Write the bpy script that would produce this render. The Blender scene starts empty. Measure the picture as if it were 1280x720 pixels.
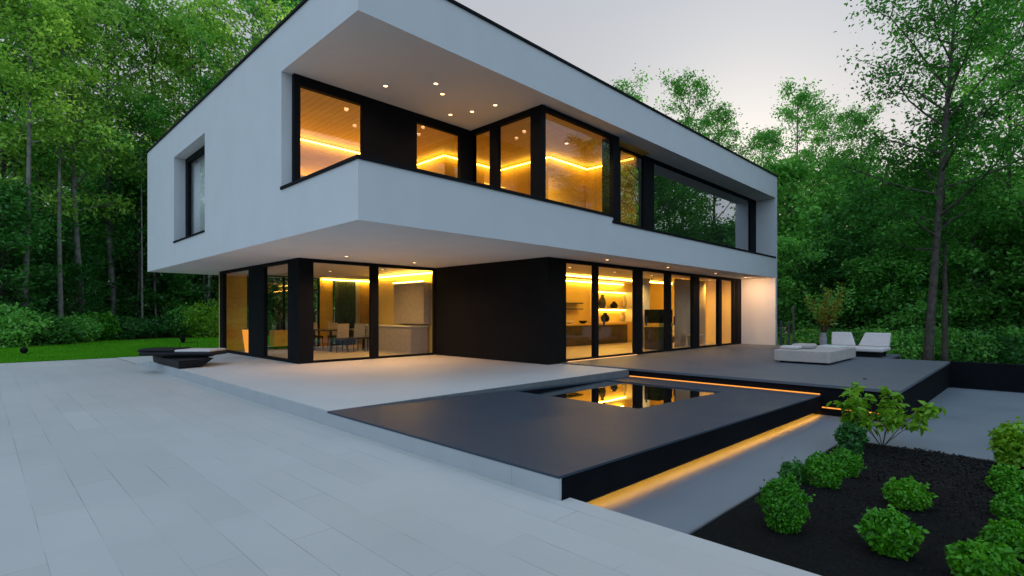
import bpy, math, random
import numpy as np
from mathutils import Vector, Matrix

R = math.radians
scene = bpy.context.scene
COL = scene.collection
ORG = {}                                   # world origin of every root, for building parts in world metres

# ------------------------------------------------------------------ helpers
class MB:
    """collects plain geometry in world metres, then links it as ONE mesh object"""
    def __init__(s): s.v = []; s.f = []
    def add(s, vs, fs):
        o = len(s.v); s.v += [tuple(p) for p in vs]; s.f += [tuple(i + o for i in f) for f in fs]
    def box(s, x0, x1, y0, y1, z0, z1):
        x0, x1 = min(x0, x1), max(x0, x1); y0, y1 = min(y0, y1), max(y0, y1); z0, z1 = min(z0, z1), max(z0, z1)
        s.add([(x0,y0,z0),(x1,y0,z0),(x1,y1,z0),(x0,y1,z0),(x0,y0,z1),(x1,y0,z1),(x1,y1,z1),(x0,y1,z1)],
              [(3,2,1,0),(4,5,6,7),(0,1,5,4),(1,2,6,5),(2,3,7,6),(3,0,4,7)]); return s
    def hexa(s, bot, top):
        s.add(list(bot) + list(top), [(3,2,1,0),(4,5,6,7),(0,1,5,4),(1,2,6,5),(2,3,7,6),(3,0,4,7)]); return s
    def prism(s, poly, z0, z1):            # poly counter-clockwise; z0/z1 numbers or functions of x,y
        n = len(poly); g = lambda z, p: z(*p) if callable(z) else z
        s.add([(p[0], p[1], g(z0, p)) for p in poly] + [(p[0], p[1], g(z1, p)) for p in poly],
              [tuple(range(n-1, -1, -1)), tuple(range(n, 2*n))] + [(i, (i+1) % n, n+(i+1) % n, n+i) for i in range(n)]); return s
    def tube(s, pts, rad, n=8, cap=True):
        pts = [Vector(p) for p in pts]; rings = []; o = len(s.v)
        ref = Vector((0.31, 0.17, 0.93))
        for i, p in enumerate(pts):
            d = (pts[min(i+1, len(pts)-1)] - pts[max(i-1, 0)]).normalized()
            a = d.cross(ref)
            if a.length < .05: a = d.cross(Vector((1, 0, 0)))
            a.normalize(); b = d.cross(a); r = rad[i] if hasattr(rad, '__len__') else rad
            for k in range(n):
                t = 2*math.pi*k/n; s.v.append(tuple(p + (a*math.cos(t) + b*math.sin(t))*r))
        for i in range(len(pts)-1):
            for k in range(n):
                s.f.append((o+i*n+k, o+i*n+(k+1) % n, o+(i+1)*n+(k+1) % n, o+(i+1)*n+k))
        if cap:
            s.f.append(tuple(o+k for k in range(n-1, -1, -1))); m = o+(len(pts)-1)*n; s.f.append(tuple(m+k for k in range(n)))
        return s
    def lathe(s, c, prof, n=20, cap=True):
        o = len(s.v)
        for r, z in prof:
            for k in range(n):
                t = 2*math.pi*k/n; s.v.append((c[0]+r*math.cos(t), c[1]+r*math.sin(t), c[2]+z))
        for i in range(len(prof)-1):
            for k in range(n): s.f.append((o+i*n+k, o+i*n+(k+1) % n, o+(i+1)*n+(k+1) % n, o+(i+1)*n+k))
        if not cap: return s
        s.f.append(tuple(o+k for k in range(n-1, -1, -1))); m = o+(len(prof)-1)*n; s.f.append(tuple(m+k for k in range(n)))
        return s
    def build(s, name, mat, parent=None, bevel=0, smooth=False, seg=2):
        org = ORG.get(parent.name, (0, 0, 0)) if parent else (0, 0, 0)
        me = bpy.data.meshes.new(name)
        me.from_pydata([(x-org[0], y-org[1], z-org[2]) for x, y, z in s.v], [], s.f); me.update()
        if smooth: me.polygons.foreach_set('use_smooth', [True]*len(me.polygons))
        o = bpy.data.objects.new(name, me); COL.objects.link(o); me.materials.append(mat)
        if parent: o.parent = parent; ORG[o.name] = org
        if bevel:
            b = o.modifiers.new('bevel', 'BEVEL'); b.width = bevel; b.segments = seg; b.limit_method = 'ANGLE'
        return o

def np_mesh(name, verts, faces, mat, smooth=False):
    me = bpy.data.meshes.new(name); n, k = faces.shape
    me.vertices.add(len(verts)); me.vertices.foreach_set('co', verts.astype(np.float32).ravel())
    me.loops.add(n*k); me.loops.foreach_set('vertex_index', faces.astype(np.int32).ravel())
    me.polygons.add(n); me.polygons.foreach_set('loop_start', np.arange(0, n*k, k, dtype=np.int32))
    me.update(calc_edges=True); me.validate(); me.materials.append(mat)
    if smooth: me.polygons.foreach_set('use_smooth', [True]*n)
    return me

def tag(o, label=None, cat=None, group=None, kind=None):
    if label: o['label'] = label
    if cat: o['category'] = cat
    if group: o['group'] = group
    if kind: o['kind'] = kind
    return o

def thing(name, label, cat, loc, group=None):
    o = bpy.data.objects.new(name, None); COL.objects.link(o); o.location = loc; o.empty_display_size = .2
    ORG[o.name] = tuple(loc); return tag(o, label, cat, group)

def copy_tree(o, parent=None):
    c = o.copy(); COL.objects.link(c); c.parent = parent
    for ch in list(o.children): copy_tree(ch, c)
    return c

# ------------------------------------------------------------------ camera (18.5 mm lens, level, shifted)
F, HEAD, HOR, EYE = 658.22, 44.642, 391.96, 1.35
CA, SA = math.cos(R(HEAD)), math.sin(R(HEAD))
cam = bpy.data.cameras.new('camera'); cam.sensor_width = 36; cam.lens = F/1280*36
cam.shift_y = (HOR-360)/1280; cam.clip_start = .05; cam.clip_end = 3000
co = bpy.data.objects.new('camera', cam); COL.objects.link(co)
co.location = (0, 0, EYE); co.rotation_euler = (R(90), 0, R(HEAD-90)); scene.camera = co

def spot(px, depth):                        # ground point seen in picture column px at a given depth
    rt = (px-640)/F*depth; return depth*CA+rt*SA, depth*SA-rt*CA

# ------------------------------------------------------------------ materials
def mat(name):
    m = bpy.data.materials.new(name); m.use_nodes = True; nt = m.node_tree
    b = nt.nodes['Principled BSDF']; return m, nt, b
def N(nt, t, **k):
    n = nt.nodes.new(t)
    for a, v in k.items():
        if a in n.inputs.keys() if False else hasattr(n, a): setattr(n, a, v)
    return n
def L(nt, a, b): nt.links.new(a, b)
def val(n, name, v): n.inputs[name].default_value = v

def coords(nt, scale=(1, 1, 1), rot=(0, 0, 0)):
    tc = nt.nodes.new('ShaderNodeTexCoord'); mp = nt.nodes.new('ShaderNodeMapping')
    mp.inputs['Scale'].default_value = scale; mp.inputs['Rotation'].default_value = rot
    L(nt, tc.outputs['Object'], mp.inputs['Vector']); return mp.outputs['Vector']
def noise(nt, vec, scale, detail=4, rough=.55):
    n = nt.nodes.new('ShaderNodeTexNoise'); val(n, 'Scale', scale); val(n, 'Detail', detail); val(n, 'Roughness', rough)
    if vec is not None: L(nt, vec, n.inputs['Vector'])
    return n
def ramp(nt, fac, stops):
    r = nt.nodes.new('ShaderNodeValToRGB'); e = r.color_ramp.elements
    while len(e) < len(stops): e.new(.5)
    for i, (p, c) in enumerate(stops): e[i].position = p; e[i].color = (*c, 1)
    L(nt, fac, r.inputs['Fac']); return r.outputs['Color']
def bump(nt, bsdf, h, strength, dist):
    b = nt.nodes.new('ShaderNodeBump'); val(b, 'Strength', strength); val(b, 'Distance', dist)
    L(nt, h, b.inputs['Height']); L(nt, b.outputs['Normal'], bsdf.inputs['Normal'])

def surface(name, c0, c1, rough=.6, scale=3, bs=60, bstr=.1, bd=.004, spec=.4, rv=.08):
    """mottled surface between two close colours with fine bump and roughness variation"""
    m, nt, b = mat(name); v = coords(nt)
    n = noise(nt, v, scale, 6, .6); L(nt, ramp(nt, n.outputs['Fac'], [(.3, c0), (.7, c1)]), b.inputs['Base Color'])
    n2 = noise(nt, v, bs, 3); bump(nt, b, n2.outputs['Fac'], bstr, bd)
    mr = nt.nodes.new('ShaderNodeMapRange'); val(mr, 'To Min', rough-rv); val(mr, 'To Max', rough+rv)
    L(nt, n.outputs['Fac'], mr.inputs['Value']); L(nt, mr.outputs['Result'], b.inputs['Roughness'])
    val(b, 'Specular IOR Level', spec); return m

M = {}
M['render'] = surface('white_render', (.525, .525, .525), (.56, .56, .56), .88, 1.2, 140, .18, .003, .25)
M['black'] = surface('black_metal', (.007, .0075, .009), (.010, .0105, .012), .6, 4, 200, .03, .001, .05)
M['clad'] = surface('dark_cladding', (.007, .006, .006), (.011, .0095, .009), .55, 1.5, 90, .08, .002, .08)
M['riser'] = surface('black_riser', (.004, .0045, .006), (.007, .008, .010), .75, 2, 90, .08, .002, .05)
M['concrete'] = surface('step_concrete', (.35, .36, .365), (.38, .39, .395), .75, 3, 80, .15, .003, .3)
M['channel'] = surface('channel_concrete', (.125, .143, .168), (.155, .176, .203), .5, .9, 70, .1, .002, .4)
M['cushion'] = surface('offwhite_fabric', (.52, .47, .455), (.57, .515, .50), .95, 8, 260, .3, .002, .15)
M['plinth'] = surface('pale_stone', (.38, .32, .29), (.44, .375, .34), .8, 5, 120, .15, .002, .3)
M['black_fabric'] = surface('black_leather', (.010, .010, .011), (.018, .017, .018), .5, 10, 150, .15, .002, .12)
M['steel'] = surface('dark_blue_steel', (.03, .035, .045), (.045, .05, .06), .45, 5, 100, .05, .001, .5)
M['bedge'] = surface('bed_edging', (.10, .105, .11), (.14, .145, .15), .6, 5, 90, .1, .001, .4)
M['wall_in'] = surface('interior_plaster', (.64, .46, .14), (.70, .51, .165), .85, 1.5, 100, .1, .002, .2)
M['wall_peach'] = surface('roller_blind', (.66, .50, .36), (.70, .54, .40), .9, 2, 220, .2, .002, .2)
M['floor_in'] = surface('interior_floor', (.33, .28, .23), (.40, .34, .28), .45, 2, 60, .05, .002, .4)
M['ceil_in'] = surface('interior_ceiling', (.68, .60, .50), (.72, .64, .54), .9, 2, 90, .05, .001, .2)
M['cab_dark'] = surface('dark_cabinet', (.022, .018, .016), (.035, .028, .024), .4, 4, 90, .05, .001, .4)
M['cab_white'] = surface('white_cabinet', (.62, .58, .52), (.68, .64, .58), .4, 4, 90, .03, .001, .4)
M['curtain'] = surface('pale_curtain', (.55, .56, .57), (.64, .65, .66), .95, 6, 200, .3, .002, .1)
M['curtain_dark'] = surface('slate_curtain', (.05, .07, .07), (.075, .10, .10), .95, 6, 200, .3, .002, .1)
M['taupe'] = surface('taupe_fabric', (.34, .29, .25), (.42, .36, .31), .9, 8, 200, .2, .002, .2)
M['greyfab'] = surface('grey_fabric', (.24, .235, .24), (.30, .295, .30), .9, 8, 200, .2, .002, .2)
M['ceramic'] = surface('pale_ceramic', (.58, .56, .54), (.68, .66, .64), .35, 6, 90, .02, .001, .5)
M['bark'] = surface('tree_bark', (.035, .03, .024), (.11, .095, .075), .95, 7, 22, .8, .03, .15)
M['bark_pale'] = surface('pale_bark', (.10, .095, .08), (.24, .225, .195), .95, 4, 22, .7, .02, .15)
M['twig'] = surface('thin_twig', (.05, .04, .025), (.11, .085, .05), .9, 9, 60, .3, .004, .2)

def planks(name, c0, c1, width, length, along='y', rough=.5, gap=(.05, .03, .015)):
    m, nt, b = mat(name); rot = (0, 0, R(90)) if along == 'y' else (0, 0, 0)
    v = coords(nt, (1, 1, 1), rot)
    br = nt.nodes.new('ShaderNodeTexBrick'); val(br, 'Scale', 1); val(br, 'Brick Width', length); val(br, 'Row Height', width)
    val(br, 'Mortar Size', .004); val(br, 'Mortar Smooth', .2); br.offset = .37
    br.inputs['Color1'].default_value = (*c0, 1); br.inputs['Color2'].default_value = (*c1, 1); br.inputs['Mortar'].default_value = (*gap, 1)
    L(nt, v, br.inputs['Vector'])
    n = noise(nt, coords(nt, (2, 26, 26) if along == 'x' else (26, 2, 26)), 1.2, 5, .6)
    mx = nt.nodes.new('ShaderNodeMix'); mx.data_type = 'RGBA'; mx.blend_type = 'MULTIPLY'; mx.inputs['Factor'].default_value = .55
    L(nt, br.outputs['Color'], mx.inputs['A'])
    L(nt, ramp(nt, n.outputs['Fac'], [(.3, (.6, .55, .5)), (.7, (1, 1, 1))]), mx.inputs['B'])
    L(nt, mx.outputs['Result'], b.inputs['Base Color']); val(b, 'Roughness', rough); return m
M['wood_ceiling'] = planks('oak_plank_ceiling', (.64, .38, .07), (.71, .44, .09), .16, 3.1, 'y')
M['wood_wall'] = planks('oak_panel_wall', (.62, .40, .075), (.67, .44, .09), .6, 40, 'x')

def paving(name, c0, c1, width, length, joint, jsize=.003, rough=.72, spec=.35):
    m, nt, b = mat(name); v = coords(nt, (1, 1, 1), (0, 0, R(90)))
    br = nt.nodes.new('ShaderNodeTexBrick'); val(br, 'Scale', 1); val(br, 'Brick Width', length); val(br, 'Row Height', width)
    val(br, 'Mortar Size', jsize); val(br, 'Mortar Smooth', .3); br.offset = .41; br.offset_frequency = 2
    br.inputs['Color1'].default_value = (*c0, 1); br.inputs['Color2'].default_value = (*c1, 1); br.inputs['Mortar'].default_value = (*joint, 1)
    L(nt, v, br.inputs['Vector'])
    vo = coords(nt); n = noise(nt, vo, .55, 6, .62); n2 = noise(nt, vo, 45, 4, .6)
    mx = nt.nodes.new('ShaderNodeMix'); mx.data_type = 'RGBA'; mx.blend_type = 'MULTIPLY'; mx.inputs['Factor'].default_value = 1
    L(nt, br.outputs['Color'], mx.inputs['A'])
    L(nt, ramp(nt, n.outputs['Fac'], [(.25, (.86, .87, .88)), (.75, (1.0, 1.0, 1.0))]), mx.inputs['B'])
    br.inputs['Mortar'].default_value = (*c0, 1)
    # joint visibility comes and goes from plank to plank like worn grouting
    n3 = noise(nt, vo, .9, 3, .6); mk = nt.nodes.new('ShaderNodeMapRange'); val(mk, 'From Min', .42); val(mk, 'From Max', .62); L(nt, n3.outputs['Fac'], mk.inputs['Value'])
    ml = nt.nodes.new('ShaderNodeMath'); ml.operation = 'MULTIPLY'; L(nt, br.outputs['Fac'], ml.inputs[0]); L(nt, mk.outputs['Result'], ml.inputs[1])
    mj = nt.nodes.new('ShaderNodeMix'); mj.data_type = 'RGBA'; L(nt, ml.outputs[0], mj.inputs['Factor']); L(nt, mx.outputs['Result'], mj.inputs['A']); mj.inputs['B'].default_value = (*joint, 1)
    n4 = noise(nt, vo, 190, 2, .5); sp = nt.nodes.new('ShaderNodeMix'); sp.data_type = 'RGBA'; sp.blend_type = 'MULTIPLY'; sp.inputs['Factor'].default_value = 1
    L(nt, mj.outputs['Result'], sp.inputs['A']); L(nt, ramp(nt, n4.outputs['Fac'], [(.3, (.93, .93, .93)), (.55, (1, 1, 1))]), sp.inputs['B'])
    L(nt, sp.outputs['Result'], b.inputs['Base Color'])
    ad = nt.nodes.new('ShaderNodeMath'); ad.operation = 'MULTIPLY_ADD'; ad.inputs[1].default_value = -3.0
    L(nt, br.outputs['Fac'], ad.inputs[0]); L(nt, n2.outputs['Fac'], ad.inputs[2]); bump(nt, b, ad.outputs[0], .2, .003)
    mr = nt.nodes.new('ShaderNodeMapRange'); val(mr, 'To Min', rough-.1); val(mr, 'To Max', rough+.1)
    L(nt, n.outputs['Fac'], mr.inputs['Value']); L(nt, mr.outputs['Result'], b.inputs['Roughness']); val(b, 'Specular IOR Level', spec); return m
M['paving'] = paving('pale_stone_planks', (.44, .418, .396), (.468, .445, .422), .30, 1.8, (.15, .15, .155), .0022)
M['patio'] = paving('pale_patio_stone', (.52, .50, .485), (.53, .51, .495), .9, 1.8, (.47, .475, .48), .002, .6)
M['deck'] = paving('charcoal_porcelain', (.038, .052, .072), (.041, .055, .075), 1.2, 2.4, (.036, .043, .054), .003, .50, .2)
M['deck2'] = paving('slate_porcelain', (.092, .102, .12), (.098, .108, .126), 1.2, 2.4, (.08, .088, .104), .003, .55, .4)

def glass(name, r0, tint):
    m = bpy.data.materials.new(name); m.use_nodes = True; nt = m.node_tree; nt.nodes.remove(nt.nodes['Principled BSDF'])
    out = nt.nodes['Material Output']
    lw = nt.nodes.new('ShaderNodeLayerWeight'); val(lw, 'Blend', .5)
    p = nt.nodes.new('ShaderNodeMath'); p.operation = 'POWER'; p.inputs[1].default_value = 5; L(nt, lw.outputs['Facing'], p.inputs[0])
    a = nt.nodes.new('ShaderNodeMath'); a.operation = 'MULTIPLY_ADD'; a.inputs[1].default_value = 1-r0; a.inputs[2].default_value = r0; L(nt, p.outputs[0], a.inputs[0])
    t = nt.nodes.new('ShaderNodeBsdfTransparent'); t.inputs['Color'].default_value = (*tint, 1)
    g = nt.nodes.new('ShaderNodeBsdfGlossy'); val(g, 'Roughness', 0.0); g.inputs['Color'].default_value = (.95, .97, 1, 1)
    tn = noise(nt, coords(nt), .8, 2); bp = nt.nodes.new('ShaderNodeBump'); val(bp, 'Strength', .02); val(bp, 'Distance', .05)
    L(nt, tn.outputs['Fac'], bp.inputs['Height']); L(nt, bp.outputs['Normal'], g.inputs['Normal'])
    mx = nt.nodes.new('ShaderNodeMixShader'); L(nt, a.outputs[0], mx.inputs[0]); L(nt, t.outputs[0], mx.inputs[1]); L(nt, g.outputs[0], mx.inputs[2])
    L(nt, mx.outputs[0], out.inputs['Surface']); return m
M['glass'] = glass('window_glass', .11, (.90, .92, .90))
M['glass_solar'] = glass('solar_glass', .55, (.55, .58, .56))
M['glass_clear'] = glass('door_glass', .06, (.93, .94, .92))

M['water'] = glass('pool_water', .7, (.9, .9, .9)); nt = M['water'].node_tree
for n in list(nt.nodes):
    if n.type == 'BSDF_TRANSPARENT':
        dk = nt.nodes.new('ShaderNodeBsdfDiffuse'); dk.inputs['Color'].default_value = (.004, .005, .006, 1)
        for l in list(n.outputs[0].links): nt.links.new(dk.outputs[0], l.to_socket)

def emit(name, c, s):
    m = bpy.data.materials.new(name); m.use_nodes = True; nt = m.node_tree; nt.nodes.remove(nt.nodes['Principled BSDF'])
    e = nt.nodes.new('ShaderNodeEmission'); e.inputs['Color'].default_value = (*c, 1); e.inputs['Strength'].default_value = s
    L(nt, e.outputs[0], nt.nodes['Material Output'].inputs['Surface']); return m
WARM = (1.0, .58, .07)
M['led_up'] = emit('led_strip_upper', WARM, 14)
M['led_dn'] = emit('led_strip_lower', (1.0, .58, .09), 36)
M['led_out'] = emit('led_strip_amber', (1.0, .42, .012), 27)
M['led_step'] = emit('led_strip_step', (1.0, .36, .06), 1.3)
M['led_sill'] = emit('led_strip_sill', (1.0, .5, .2), 1.6)
M['spot'] = emit('downlight_lamp', (1.0, .55, .2), 8)
M['lampglow'] = emit('lamp_shade_glow', (1.0, .34, .05), 1.3)

m, nt, b = mat('black_soil'); v = coords(nt); n = noise(nt, v, 55, 8, .7)
L(nt, ramp(nt, n.outputs['Fac'], [(.3, (.004, .004, .004)), (.7, (.016, .015, .014))]), b.inputs['Base Color']); val(b, 'Roughness', 1); val(b, 'Specular IOR Level', .1)
bump(nt, b, n.outputs['Fac'], 1, .03); M['soil'] = m

M['chip'] = surface('mulch_chip', (.007, .006, .0055), (.026, .022, .020), .9, 60, 200, .3, .004, .15)
m, nt, b = mat('lawn_turf'); v = coords(nt); n = noise(nt, v, .7, 5, .6); n2 = noise(nt, v, 60, 4, .7)
mx = nt.nodes.new('ShaderNodeMath'); mx.operation = 'ADD'; L(nt, n.outputs['Fac'], mx.inputs[0]); L(nt, n2.outputs['Fac'], mx.inputs[1])
L(nt, ramp(nt, mx.outputs[0], [(.7, (.022, .10, .008)), (1.3, (.055, .18, .014))]), b.inputs['Base Color']); val(b, 'Roughness', .9); val(b, 'Specular IOR Level', .1)
bump(nt, b, n2.outputs['Fac'], .8, .03); M['turf'] = m

m, nt, b = mat('forest_floor'); v = coords(nt); n = noise(nt, v, 1.3, 8, .7)
L(nt, ramp(nt, n.outputs['Fac'], [(.3, (.012, .018, .007)), (.7, (.035, .045, .015))]), b.inputs['Base Color']); val(b, 'Roughness', 1); val(b, 'Specular IOR Level', .05)
bump(nt, b, n.outputs['Fac'], 1, .1); M['earth'] = m

def leafmat(name, stops, trans=.45, gloss=.08):
    """leaf colour varies leaf by leaf and slightly plant by plant"""
    m = bpy.data.materials.new(name); m.use_nodes = True; nt = m.node_tree; nt.nodes.remove(nt.nodes['Principled BSDF'])
    g = nt.nodes.new('ShaderNodeNewGeometry'); oi = nt.nodes.new('ShaderNodeObjectInfo')
    n = noise(nt, coords(nt), .45, 2)
    a = nt.nodes.new('ShaderNodeMath'); a.operation = 'MULTIPLY_ADD'; a.inputs[1].default_value = .45; L(nt, g.outputs['Random Per Island'], a.inputs[0])
    c = nt.nodes.new('ShaderNodeMath'); c.operation = 'MULTIPLY_ADD'; c.inputs[1].default_value = .35; c.inputs[2].default_value = -.02; L(nt, oi.outputs['Random'], c.inputs[0])
    d = nt.nodes.new('ShaderNodeMath'); d.operation = 'MULTIPLY_ADD'; d.inputs[1].default_value = .7; d.inputs[2].default_value = -.25; L(nt, n.outputs['Fac'], d.inputs[0])
    e = nt.nodes.new('ShaderNodeMath'); e.operation = 'ADD'; L(nt, c.outputs[0], e.inputs[0]); L(nt, d.outputs[0], e.inputs[1]); L(nt, e.outputs[0], a.inputs[2])
    col = ramp(nt, a.outputs[0], stops)
    df = nt.nodes.new('ShaderNodeBsdfDiffuse'); tr = nt.nodes.new('ShaderNodeBsdfTranslucent'); gl = nt.nodes.new('ShaderNodeBsdfGlossy'); val(gl, 'Roughness', .45)
    L(nt, col, df.inputs['Color']); L(nt, col, tr.inputs['Color']); gl.inputs['Color'].default_value = (.25, .3, .25, 1)
    m1 = nt.nodes.new('ShaderNodeMixShader'); m1.inputs[0].default_value = trans; L(nt, df.outputs[0], m1.inputs[1]); L(nt, tr.outputs[0], m1.inputs[2])
    m2 = nt.nodes.new('ShaderNodeMixShader'); m2.inputs[0].default_value = gloss; L(nt, m1.outputs[0], m2.inputs[1]); L(nt, gl.outputs[0], m2.inputs[2])
    L(nt, m2.outputs[0], nt.nodes['Material Output'].inputs['Surface']); return m
M['leaf_mid'] = leafmat('leaf_mid_green', [(.05, (0.053, 0.212, 0.031)), (.5, (0.132, 0.427, 0.056)), (.95, (0.300, 0.680, 0.092))])
M['leaf_yel'] = leafmat('leaf_yellow_green', [(.05, (0.128, 0.320, 0.046)), (.5, (0.308, 0.587, 0.077)), (.95, (0.566, 0.853, 0.112))])
M['leaf_blue'] = leafmat('leaf_blue_green', [(.05, (0.050, 0.192, 0.026)), (.5, (0.120, 0.382, 0.050)), (.95, (0.248, 0.613, 0.085))])
M['leaf_dark'] = leafmat('leaf_dark_green', [(.05, (0.016, 0.078, 0.013)), (.5, (0.038, 0.172, 0.025)), (.95, (0.094, 0.297, 0.041))])
M['leaf_ball'] = leafmat('leaf_bright_box', [(.0, (0.009, 0.056, 0.003)), (.2, (0.029, 0.168, 0.004)), (.5, (0.065, 0.281, 0.008)), (.95, (0.141, 0.404, 0.015))], .3)
M['leaf_lime'] = leafmat('leaf_lime', [(.05, (0.072, 0.224, 0.006)), (.5, (0.161, 0.364, 0.011)), (.95, (0.291, 0.503, 0.024))], .4)
M['leaf_teal'] = leafmat('leaf_teal', [(.05, (0.035, 0.146, 0.022)), (.5, (0.071, 0.252, 0.033)), (.95, (0.142, 0.375, 0.044))], .3)
M['leaf_tall'] = leafmat('leaf_tall_tree', [(.05, (0.014, 0.084, 0.010)), (.5, (0.038, 0.176, 0.020)), (.95, (0.096, 0.320, 0.035))], .45, .04)  # darker leaf colour stands in for the crown being backlit
M['leaf_dry'] = leafmat('leaf_dry_grass', [(.05, (0.175, 0.139, 0.013)), (.5, (0.298, 0.226, 0.021)), (.95, (0.457, 0.350, 0.032))], .3)
M['blade'] = leafmat('grass_blade', [(.05, (0.040, 0.197, 0.002)), (.5, (0.081, 0.329, 0.004)), (.95, (0.151, 0.461, 0.008))], .3, .05)

# ------------------------------------------------------------------ sky and light
w = bpy.data.worlds.new('World'); scene.world = w; w.use_nodes = True; nt = w.node_tree
bg = nt.nodes['Background']
SKY0, SKY1, SKY2 = (7.5, 10.2, 13.2), (4.4, 4.85, 5.4), (5.15, 4.65, 4.3)
SUN_AZ = R(HEAD-24)                          # where the last light comes from: low, behind the woods on the right
SUN_EL = R(15)
sky = nt.nodes.new('ShaderNodeTexSky'); sky.sky_type = 'NISHITA'; sky.sun_disc = False
sky.sun_elevation = SUN_EL; sky.sun_rotation = math.pi/2-SUN_AZ; sky.air_density = 1.0; sky.dust_density = 1.5; sky.ozone_density = 3.0
tc = nt.nodes.new('ShaderNodeTexCoord')
# thin high cloud: pale where the day has gone down, blue in the half of the sky turned away from it
dp = nt.nodes.new('ShaderNodeVectorMath'); dp.operation = 'DOT_PRODUCT'; L(nt, tc.outputs['Generated'], dp.inputs[0])
dp.inputs[1].default_value = (math.cos(R(HEAD-4)), math.sin(R(HEAD-4)), -.85)
cn = nt.nodes.new('ShaderNodeTexNoise'); val(cn, 'Scale', 1.6); val(cn, 'Detail', 5); L(nt, tc.outputs['Generated'], cn.inputs['Vector'])
ad = nt.nodes.new('ShaderNodeMath'); ad.operation = 'MULTIPLY_ADD'; ad.inputs[1].default_value = .35; L(nt, cn.outputs['Fac'], ad.inputs[0]); L(nt, dp.outputs['Value'], ad.inputs[2])
mr = nt.nodes.new('ShaderNodeMapRange'); val(mr, 'From Min', -.75); val(mr, 'From Max', 1.15); L(nt, ad.outputs[0], mr.inputs['Value'])
cc = ramp(nt, mr.outputs['Result'], [(0, SKY0), (.55, SKY1), (1, SKY2)])
mx = nt.nodes.new('ShaderNodeMix'); mx.data_type = 'RGBA'; mx.inputs['Factor'].default_value = .85
L(nt, sky.outputs['Color'], mx.inputs['A']); L(nt, cc, mx.inputs['B'])
L(nt, mx.outputs['Result'], bg.inputs['Color']); bg.inputs['Strength'].default_value = .12

sl = bpy.data.lights.new('sun', 'SUN'); sl.energy = 4.5; sl.angle = R(14); sl.color = (1, .86, .70)
so = bpy.data.objects.new('sun', sl); COL.objects.link(so)
d = Vector((math.cos(SUN_AZ)*math.cos(SUN_EL), math.sin(SUN_AZ)*math.cos(SUN_EL), math.sin(SUN_EL)))
so.rotation_euler = d.to_track_quat('Z', 'Y').to_euler(); so.location = (0, 0, 60)

# ------------------------------------------------------------------ ground, paving, terraces
U0, V0, U1, V1 = 4.241, 7.631, 23.603, 22.518
ZS, ZR, ZL, ZP = 2.845, 7.12, 6.183, 3.874
US, VP = 3.386, 2.79
UQ = 11.05                                   # near edge of the raised terrace
def st(name, mb, m, **k): return tag(mb.build(name, m, **k), kind='structure')
def p1z(x, y=0): return -.165*(x-US)/(UQ-US)
def p3z(x, y=0): return -.40-.0183*(x-3.5)

g = MB(); n = 60; S = 900
def tz(x, y):
    r = math.hypot(x-8, y-8); return -1.0 if r < 26 else min(-1.0+(r-26)*.012, 6)
xs = [-S, -300, -120, -70] + [-50+i*4 for i in range(36)] + [110, 200, 400, S]
for x in xs:
    for y in xs: g.v.append((x, y, tz(x, y)))
k = len(xs)
for i in range(k-1):
    for j in range(k-1): g.f.append((i*k+j, (i+1)*k+j, (i+1)*k+j+1, i*k+j+1))
st('terrain', g, M['earth'], smooth=True)

g = MB()
g.prism([(-40, -14), (3.5, -14), (3.5, VP-.02), (US, VP-.02), (US, 22.8), (-40, 22.8)], -.6, -.2); st('paving', g, M['paving'])
g = MB(); g.prism([(US+.03, 6.95), (UQ-.03, 6.95), (UQ-.03, 9.04), (U1, 9.04), (U1, 17.6), (US+.03, 17.6)], -.6, 0); g.box(6.0, U1, 17.6, 22.8, -.6, 0)
st('patio', g, M['patio'])
def rz(x, y):                                # the side path falls gently to the level of the lawn
    t = max(0, min(1, (y-17.6)/1.9)); q_ = max(0, min(1, (6.0-x)/.6)); return -.19*t*t*(3-2*t)*q_
g = MB(); nx_, ny_ = 12, 26
for i in range(nx_+1):
    for j in range(ny_+1):
        x = US+(6.0-US)*i/nx_; y = 17.6+5.2*j/ny_; g.v.append((x, y, rz(x, y)-.001))
for i in range(nx_):
    for j in range(ny_): g.f.append((i*(ny_+1)+j, (i+1)*(ny_+1)+j, (i+1)*(ny_+1)+j+1, i*(ny_+1)+j+1))
st('side_path', g, M['patio'], smooth=True)
g = MB(); g.box(US, US+.03, 6.95, 17.6, -.6, -.002); g.box(US, US+.03, 3.35, 6.949, -.6, -.018)
for k in range(10):
    a_, b_ = 17.6+k*.19, 17.79+k*.19; g.prism([(US-.01, a_), (US+.02, a_), (US+.02, b_), (US-.01, b_)], -.6, lambda x, y: rz(US, y)-.004)
st('step_kerb', g, M['concrete'])
g = MB(); g.box(US-.002, US+.03, VP+.003, 3.345, -.6, -.018); st('kerb_end', g, M['concrete'])
# patio slab edge towards the pool
g = MB(); g.prism([(US+.03, 6.92), (UQ-.03, 6.92), (UQ-.03, 6.949), (US+.03, 6.949)], -.6, -.004); st('patio_edge', g, M['bedge'])
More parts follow.
